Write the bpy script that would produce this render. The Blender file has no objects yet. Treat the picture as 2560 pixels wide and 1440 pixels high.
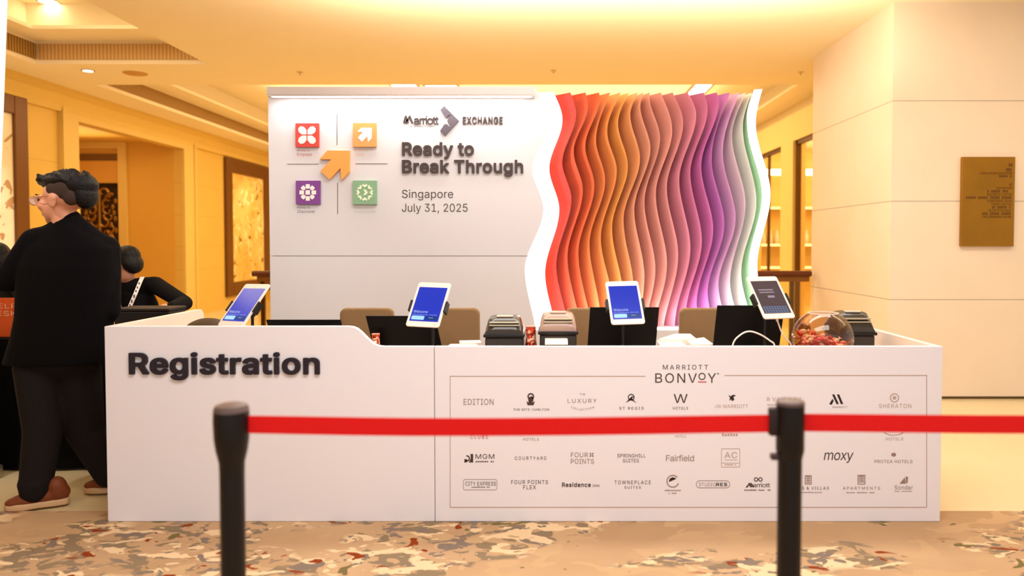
import bpy, bmesh, math, random
from mathutils import Vector, Matrix, Euler
random.seed(7)
S = bpy.context.scene
C = S.collection
PI = math.pi

# ------------------------------------------------------------------ camera, world, exposure, lights
F, CX, CY, PITCH, H = 1850.0, 1376.0, 664.0, math.radians(1.765), 1.42
cam = bpy.data.objects.new('camera', bpy.data.cameras.new('camera'))
C.objects.link(cam)
cam.location = (0, 0, H)
cam.rotation_euler = (PI / 2 - PITCH, 0, 0)
cam.data.sensor_width = 36
cam.data.lens = F * 36 / 2560
cam.data.shift_x = -(CX - 1280) / 2560
cam.data.shift_y = -(720 - CY) / 2560
cam.data.clip_start = 0.05
cam.data.dof.use_dof = True
cam.data.dof.focus_distance = 4.7
cam.data.dof.aperture_fstop = 1.35
S.camera = cam
w = bpy.data.worlds.new('world'); S.world = w; w.use_nodes = True
w.node_tree.nodes['Background'].inputs[0].default_value = (1.0, 0.94, 0.92, 1)
w.node_tree.nodes['Background'].inputs[1].default_value = 0.62
S.view_settings.view_transform = 'Standard'
S.view_settings.look = 'None'
S.view_settings.exposure = 0.38
S.view_settings.gamma = 1.0
S.view_settings.use_curve_mapping = False
S.cycles.use_denoising = True


def area(name, loc, size, energy, color, rot=(0, 0, 0)):
    l = bpy.data.lights.new(name, 'AREA')
    l.shape = 'RECTANGLE'; l.size, l.size_y = size; l.energy = energy; l.color = color
    o = bpy.data.objects.new(name, l); C.objects.link(o)
    o.location = loc; o.rotation_euler = rot
    return o


def spot(name, loc, target, energy, color, angle, blend=0.6, radius=0.08):
    l = bpy.data.lights.new(name, 'SPOT')
    l.energy = energy; l.color = color; l.spot_size = math.radians(angle); l.spot_blend = blend; l.shadow_soft_size = radius
    o = bpy.data.objects.new(name, l); C.objects.link(o)
    o.location = loc
    o.rotation_euler = (Vector(target) - Vector(loc)).to_track_quat('-Z', 'Y').to_euler()
    return o


WARM = (1.0, 0.82, 0.54)
MID = (1.0, 0.88, 0.70)
NEUT = (1.0, 0.97, 0.98)
area('foyer_downlight_bank', (0.2, 1.6, 3.5), (3.4, 1.6), 110, NEUT)
area('desk_downlight_bank', (0.6, 4.6, 3.5), (4.0, 0.5), 55, NEUT)
area('coffer_light_far', (-1.0, 15.0, 4.12), (8.5, 8.0), 230, WARM)
area('coffer_light_near', (-5.0, 6.2, 4.12), (1.2, 3.5), 40, WARM)
area('ceiling_fill_uplight', (0.4, 6.02, 2.74), (4.4, .12), 80, (1.0, 0.90, 0.74), (PI, 0, 0))  # fill lamp added out of sight over the sign wall to brighten the ceiling
area('coffer_cove_uplight', (-1.0, 15.0, 3.95), (8.0, 7.5), 190, WARM, (PI, 0, 0))
area('coffer_cove_uplight_near', (-5.0, 6.6, 3.95), (1.2, 2.8), 16, WARM, (PI, 0, 0))
spot('pillar_side_fill', (0.8, 6.9, 3.5), (3.07, 7.8, 1.7), 80, NEUT, 95, 0.8, 0.2)  # extra neutral spot, added to whiten the left face of the pillar
area('pillar_downlight_bank', (4.6, 5.0, 3.5), (3.5, 0.5), 24, MID)
area('corridor_downlight_bank', (-5.2, 11.5, 3.5), (1.2, 6.0), 14, WARM)

# ------------------------------------------------------------------ pixel to world helpers
def ray(px, py):
    u = (px - CX) / F; v = (CY - py) / F
    return Vector((u, math.cos(PITCH) + v * math.sin(PITCH), -math.sin(PITCH) + v * math.cos(PITCH)))
def P(px, py, d):
    r = ray(px, py); t = d / r.y
    return Vector((r.x * t, d, H + r.z * t))
def PZ(px, py, z):
    r = ray(px, py); t = (z - H) / r.z
    return Vector((r.x * t, r.y * t, z))
def PX(px, py, X):
    r = ray(px, py); t = X / r.x
    return Vector((X, r.y * t, H + r.z * t))

# ------------------------------------------------------------------ materials
def lin(c):
    return tuple(((v / 255) / 12.92 if v / 255 <= 0.04045 else ((v / 255 + 0.055) / 1.055) ** 2.4) for v in c) + (1,)
MATS = {}
def mat(name, rgb, rough=0.6, metal=0.0, spec=0.3, emit=None, es=0.0, noise=0.0, nscale=40.0, bump=0.0, sheen=0.0):
    if name in MATS: return MATS[name]
    m = bpy.data.materials.new(name); m.use_nodes = True
    nt = m.node_tree; b = nt.nodes['Principled BSDF']
    col = lin(rgb)
    b.inputs['Base Color'].default_value = col
    b.inputs['Roughness'].default_value = rough
    b.inputs['Metallic'].default_value = metal
    b.inputs['Specular IOR Level'].default_value = spec
    if sheen: b.inputs['Sheen Weight'].default_value = sheen
    if emit:
        b.inputs['Emission Color'].default_value = lin(emit); b.inputs['Emission Strength'].default_value = es
    if noise or bump:
        tc = nt.nodes.new('ShaderNodeTexCoord'); n = nt.nodes.new('ShaderNodeTexNoise')
        n.inputs['Scale'].default_value = nscale; n.inputs['Detail'].default_value = 4
        nt.links.new(tc.outputs['Object'], n.inputs['Vector'])
        if noise:
            mx = nt.nodes.new('ShaderNodeMix'); mx.data_type = 'RGBA'
            mx.inputs[6].default_value = tuple(v * (1 - noise) for v in col[:3]) + (1,)
            mx.inputs[7].default_value = tuple(min(1, v * (1 + noise)) for v in col[:3]) + (1,)
            nt.links.new(n.outputs['Fac'], mx.inputs[0]); nt.links.new(mx.outputs[2], b.inputs['Base Color'])
        if bump:
            bp = nt.nodes.new('ShaderNodeBump'); bp.inputs['Strength'].default_value = bump; bp.inputs['Distance'].default_value = 0.01
            nt.links.new(n.outputs['Fac'], bp.inputs['Height']); nt.links.new(bp.outputs['Normal'], b.inputs['Normal'])
    MATS[name] = m
    return m

def glass_mat(name, tint=(255, 255, 255), refl=0.12):
    if name in MATS: return MATS[name]
    m = bpy.data.materials.new(name); m.use_nodes = True
    nt = m.node_tree; nt.nodes.remove(nt.nodes['Principled BSDF'])
    out = nt.nodes['Material Output']
    t = nt.nodes.new('ShaderNodeBsdfTransparent'); t.inputs[0].default_value = lin(tint)
    g = nt.nodes.new('ShaderNodeBsdfGlossy'); g.inputs['Roughness'].default_value = 0.02
    lw = nt.nodes.new('ShaderNodeLayerWeight'); lw.inputs[0].default_value = 0.5
    pw_ = nt.nodes.new('ShaderNodeMath'); pw_.operation = 'POWER'; pw_.inputs[1].default_value = 3.5; nt.links.new(lw.outputs['Facing'], pw_.inputs[0])
    ma = nt.nodes.new('ShaderNodeMath'); ma.operation = 'MULTIPLY_ADD'; ma.inputs[1].default_value = 0.55; ma.inputs[2].default_value = refl * 0.3; nt.links.new(pw_.outputs[0], ma.inputs[0])
    fr = ma
    mx = nt.nodes.new('ShaderNodeMixShader')
    nt.links.new(fr.outputs[0], mx.inputs[0]); nt.links.new(t.outputs[0], mx.inputs[1]); nt.links.new(g.outputs[0], mx.inputs[2])
    nt.links.new(mx.outputs[0], out.inputs[0])
    MATS[name] = m
    return m

def stone_mat(name, rgb, joints, axis='Z', jw=0.004, jcol=0.55, rough=0.5):
    """stone cladding with horizontal joint lines at the listed heights"""
    m = bpy.data.materials.new(name); m.use_nodes = True
    nt = m.node_tree; b = nt.nodes['Principled BSDF']; L = nt.links
    col = lin(rgb); b.inputs['Roughness'].default_value = rough; b.inputs['Specular IOR Level'].default_value = 0.25
    tc = nt.nodes.new('ShaderNodeTexCoord'); sp = nt.nodes.new('ShaderNodeSeparateXYZ'); L.new(tc.outputs['Object'], sp.inputs[0])
    prev = None
    for j in joints:
        a = nt.nodes.new('ShaderNodeMath'); a.operation = 'SUBTRACT'; L.new(sp.outputs[axis], a.inputs[0]); a.inputs[1].default_value = j
        c = nt.nodes.new('ShaderNodeMath'); c.operation = 'ABSOLUTE'; L.new(a.outputs[0], c.inputs[0])
        d = nt.nodes.new('ShaderNodeMath'); d.operation = 'LESS_THAN'; L.new(c.outputs[0], d.inputs[0]); d.inputs[1].default_value = jw
        if prev:
            e = nt.nodes.new('ShaderNodeMath'); e.operation = 'MAXIMUM'; L.new(prev.outputs[0], e.inputs[0]); L.new(d.outputs[0], e.inputs[1]); prev = e
        else: prev = d
    n = nt.nodes.new('ShaderNodeTexNoise'); n.inputs['Scale'].default_value = 2.2; n.inputs['Detail'].default_value = 5
    L.new(tc.outputs['Object'], n.inputs['Vector'])
    mx = nt.nodes.new('ShaderNodeMix'); mx.data_type = 'RGBA'
    mx.inputs[6].default_value = tuple(v * .93 for v in col[:3]) + (1,); mx.inputs[7].default_value = tuple(min(1, v * 1.05) for v in col[:3]) + (1,)
    L.new(n.outputs['Fac'], mx.inputs[0])
    m2 = nt.nodes.new('ShaderNodeMix'); m2.data_type = 'RGBA'
    L.new(prev.outputs[0], m2.inputs[0]); L.new(mx.outputs[2], m2.inputs[6]); m2.inputs[7].default_value = tuple(v * jcol for v in col[:3]) + (1,)
    L.new(m2.outputs[2], b.inputs['Base Color'])
    MATS[name] = m
    return m

def stripe_mat(name, a, bcol, scale, axis='X'):
    m = bpy.data.materials.new(name); m.use_nodes = True
    nt = m.node_tree; b = nt.nodes['Principled BSDF']; L = nt.links; b.inputs['Roughness'].default_value = 0.7
    tc = nt.nodes.new('ShaderNodeTexCoord'); wv = nt.nodes.new('ShaderNodeTexWave'); wv.bands_direction = axis
    wv.inputs['Scale'].default_value = scale
    L.new(tc.outputs['Object'], wv.inputs['Vector'])
    mx = nt.nodes.new('ShaderNodeMix'); mx.data_type = 'RGBA'; mx.inputs[6].default_value = lin(a); mx.inputs[7].default_value = lin(bcol)
    L.new(wv.outputs['Fac'], mx.inputs[0]); L.new(mx.outputs[2], b.inputs['Base Color'])
    MATS[name] = m
    return m

def blotch_mat(name, base, layers, rough=0.95, stretch=(1, 1, 1), emit=0.0):
    """flat ground colour with irregular patches: layers = (rgb, scale, threshold, seed, cluster)"""
    m = bpy.data.materials.new(name); m.use_nodes = True
    nt = m.node_tree; b = nt.nodes['Principled BSDF']; L = nt.links
    b.inputs['Roughness'].default_value = rough; b.inputs['Specular IOR Level'].default_value = 0.1
    tc = nt.nodes.new('ShaderNodeTexCoord'); mp = nt.nodes.new('ShaderNodeMapping'); mp.inputs['Scale'].default_value = stretch
    L.new(tc.outputs['Object'], mp.inputs[0])
    def noise(scale, seed, detail=3, dist=0.6):
        n = nt.nodes.new('ShaderNodeTexNoise'); n.noise_dimensions = '4D'; n.inputs['W'].default_value = seed
        n.inputs['Scale'].default_value = scale; n.inputs['Detail'].default_value = detail; n.inputs['Distortion'].default_value = dist
        L.new(mp.outputs[0], n.inputs['Vector']); return n
    def ramp(n, lo, hi):
        r = nt.nodes.new('ShaderNodeMapRange'); r.inputs['From Min'].default_value = lo; r.inputs['From Max'].default_value = hi
        L.new(n.outputs['Fac'], r.inputs['Value']); return r
    g = ramp(noise(2.0, 3.1, 4), 0.3, 0.7)
    mx = nt.nodes.new('ShaderNodeMix'); mx.data_type = 'RGBA'; mx.inputs[6].default_value = lin(base[0]); mx.inputs[7].default_value = lin(base[1])
    L.new(g.outputs[0], mx.inputs[0]); cur = mx.outputs[2]
    for rgb, scale, th, seed, cl in layers:
        k = ramp(noise(scale, seed, 2.5, 1.2), th, th + 0.012)
        f = k.outputs[0]
        if cl is not None:
            c2 = ramp(noise(cl[0], cl[1], 2), cl[2], cl[2] + 0.03)
            mu = nt.nodes.new('ShaderNodeMath'); mu.operation = 'MULTIPLY'; L.new(f, mu.inputs[0]); L.new(c2.outputs[0], mu.inputs[1]); f = mu.outputs[0]
        m2 = nt.nodes.new('ShaderNodeMix'); m2.data_type = 'RGBA'; m2.inputs[7].default_value = lin(rgb)
        L.new(f, m2.inputs[0]); L.new(cur, m2.inputs[6]); cur = m2.outputs[2]
    L.new(cur, b.inputs['Base Color'])
    MATS[name] = m
    return m

# ------------------------------------------------------------------ mesh builder
class MB:
    def __init__(s): s.v = []; s.f = []
    def add(s, vs, fs, M=None):
        n = len(s.v)
        for v in vs:
            v = Vector(v); s.v.append(M @ v if M else v)
        for f in fs: s.f.append([i + n for i in f])
        return s
    def box(s, x0, x1, y0, y1, z0, z1, M=None):
        vs = [(x, y, z) for z in (z0, z1) for y in (y0, y1) for x in (x0, x1)]
        return s.add(vs, [(0, 2, 3, 1), (4, 5, 7, 6), (0, 1, 5, 4), (2, 6, 7, 3), (0, 4, 6, 2), (1, 3, 7, 5)], M)
    def prism(s, pts, a, b, axis='y', M=None):
        """polygon pts (2D) extruded from a to b; axis y: pts are (x,z); axis z: (x,y); axis x: (y,z)"""
        n = len(pts)
        def mk(p, t):
            return (p[0], t, p[1]) if axis == 'y' else ((p[0], p[1], t) if axis == 'z' else (t, p[0], p[1]))
        vs = [mk(p, a) for p in pts] + [mk(p, b) for p in pts]
        fs = [list(range(n)), list(range(2 * n - 1, n - 1, -1))]
        for i in range(n): fs.append([i, i + n, (i + 1) % n + n, (i + 1) % n])
        return s.add(vs, fs, M)
    def tube(s, pts, r, seg=10, caps=True, M=None):
        pts = [Vector(p) for p in pts]; n = len(pts); rs = r if isinstance(r, (list, tuple)) else [r] * n
        vs = []; up = Vector((0, 0, 1)); prev = None
        for i, p in enumerate(pts):
            t = (pts[min(i + 1, n - 1)] - pts[max(i - 1, 0)]).normalized()
            if prev is None:
                a = t.cross(up)
                if a.length < 1e-3: a = t.cross(Vector((1, 0, 0)))
                a.normalize()
            else:
                a = prev - t * prev.dot(t); a.normalize()
            prev = a; b = t.cross(a)
            for k in range(seg):
                q = 2 * PI * k / seg
                vs.append(p + (a * math.cos(q) + b * math.sin(q)) * rs[i])
        fs = []
        for i in range(n - 1):
            for k in range(seg):
                k2 = (k + 1) % seg
                fs.append([i * seg + k, i * seg + k2, (i + 1) * seg + k2, (i + 1) * seg + k])
        if caps:
            fs.append(list(range(seg))[::-1]); fs.append([(n - 1) * seg + k for k in range(seg)])
        return s.add(vs, fs, M)
    def lathe(s, prof, c, seg=32, closed=False, M=None, sx=1.0, sy=1.0):
        n = len(prof); vs = []
        for r, z in prof:
            for k in range(seg):
                q = 2 * PI * k / seg
                vs.append((c[0] + r * sx * math.cos(q), c[1] + r * sy * math.sin(q), c[2] + z))
        fs = []
        for i in range(n if closed else n - 1):
            j = (i + 1) % n
            for k in range(seg):
                k2 = (k + 1) % seg
                fs.append([i * seg + k, i * seg + k2, j * seg + k2, j * seg + k])
        if not closed:
            fs.append(list(range(seg))[::-1]); fs.append([(n - 1) * seg + k for k in range(seg)])
        return s.add(vs, fs, M)
    def ell(s, c, r, M=None, seg=16, rings=10, rot=None):
        if not isinstance(r, (tuple, list)): r = (r, r, r)
        R = rot.to_matrix() if rot else Matrix.Identity(3)
        c = Vector(c); vs = [c + R @ Vector((0, 0, -r[2]))]
        for i in range(1, rings):
            a = -PI / 2 + PI * i / rings
            for k in range(seg):
                q = 2 * PI * k / seg
                vs.append(c + R @ Vector((r[0] * math.cos(a) * math.cos(q), r[1] * math.cos(a) * math.sin(q), r[2] * math.sin(a))))
        vs.append(c + R @ Vector((0, 0, r[2])))
        fs = [[0, 1 + (k + 1) % seg, 1 + k] for k in range(seg)]
        for i in range(rings - 2):
            for k in range(seg):
                k2 = (k + 1) % seg
                fs.append([1 + i * seg + k, 1 + i * seg + k2, 1 + (i + 1) * seg + k2, 1 + (i + 1) * seg + k])
        b = 1 + (rings - 2) * seg; t = len(vs) - 1
        fs += [[b + k, b + (k + 1) % seg, t] for k in range(seg)]
        return s.add(vs, fs, M)
    def cap(s, p0, r0, p1, r1, M=None, seg=14):
        """tapered capsule"""
        p0 = Vector(p0); p1 = Vector(p1); d = (p1 - p0); L = d.length; d = d / L
        pts = []; rs = []
        for a in (-0.98, -0.8, -0.5, 0):
            pts.append(p0 + d * (a * r0)); rs.append(r0 * math.sqrt(1 - a * a))
        for a in (0, 0.5, 0.8, 0.98):
            pts.append(p1 + d * (a * r1)); rs.append(r1 * math.sqrt(1 - a * a))
        return s.tube(pts, rs, seg, True, M)
    def merge(s, o):
        return s.add(o.v, o.f)
    def build(s, name, m, parent=None, bevel=0.0, smooth=False, segs=2, remesh=0.0, smit=6, off=None):
        base = Vector((0, 0, 0))
        if parent is not None: base = ORG.get(parent.name, Vector((0, 0, 0)))
        me = bpy.data.meshes.new(name)
        me.from_pydata([tuple(v - base) for v in s.v], [], s.f)
        bm = bmesh.new(); bm.from_mesh(me)
        bmesh.ops.recalc_face_normals(bm, faces=bm.faces)
        if bevel:
            es = [e for e in bm.edges if len(e.link_faces) == 2 and e.calc_face_angle(0) > 0.6]
            bmesh.ops.bevel(bm, geom=es, offset=bevel, segments=segs, profile=0.5, affect='EDGES', clamp_overlap=True)
        bm.to_mesh(me); bm.free()
        o = bpy.data.objects.new(name, me); C.objects.link(o)
        if remesh:
            rm = o.modifiers.new('r', 'REMESH'); rm.mode = 'VOXEL'; rm.voxel_size = remesh
            sm = o.modifiers.new('s', 'SMOOTH'); sm.factor = 0.5; sm.iterations = smit
            dg = bpy.context.evaluated_depsgraph_get()
            me2 = bpy.data.meshes.new_from_object(o.evaluated_get(dg))
            o.modifiers.clear(); o.data = me2; bpy.data.meshes.remove(me); me = me2; me.name = name
        if smooth or remesh:
            for p in me.polygons: p.use_smooth = True
            if not remesh:
                try: me.set_sharp_from_angle(angle=math.radians(40))
                except Exception: pass
        me.materials.clear(); me.materials.append(m)
        if parent is not None:
            o.parent = parent; ORG[o.name] = base
        return o
ORG = {}

def thing(name, label, cat, loc, group=None):
    o = bpy.data.objects.new(name, None); C.objects.link(o)
    o.empty_display_size = 0.1
    o.location = loc; ORG[o.name] = Vector(loc)
    o['label'] = label; o['category'] = cat
    if group: o['group'] = group
    return o
def tag(o, label, cat, group=None):
    o['label'] = label; o['category'] = cat
    if group: o['group'] = group
    return o
def struct(o, label=None):
    o['kind'] = 'structure'
    if label: o['label'] = label
    return o
def dup(root, loc, label, group=None):
    r = root.copy(); C.objects.link(r); r.location = loc; ORG[r.name] = Vector(loc); r['label'] = label
    if group: r['group'] = group
    for ch in list(root.children):
        c = ch.copy(); C.objects.link(c); c.parent = r
        for g in ch.children:
            d = g.copy(); C.objects.link(d); d.parent = c
    return r

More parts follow.
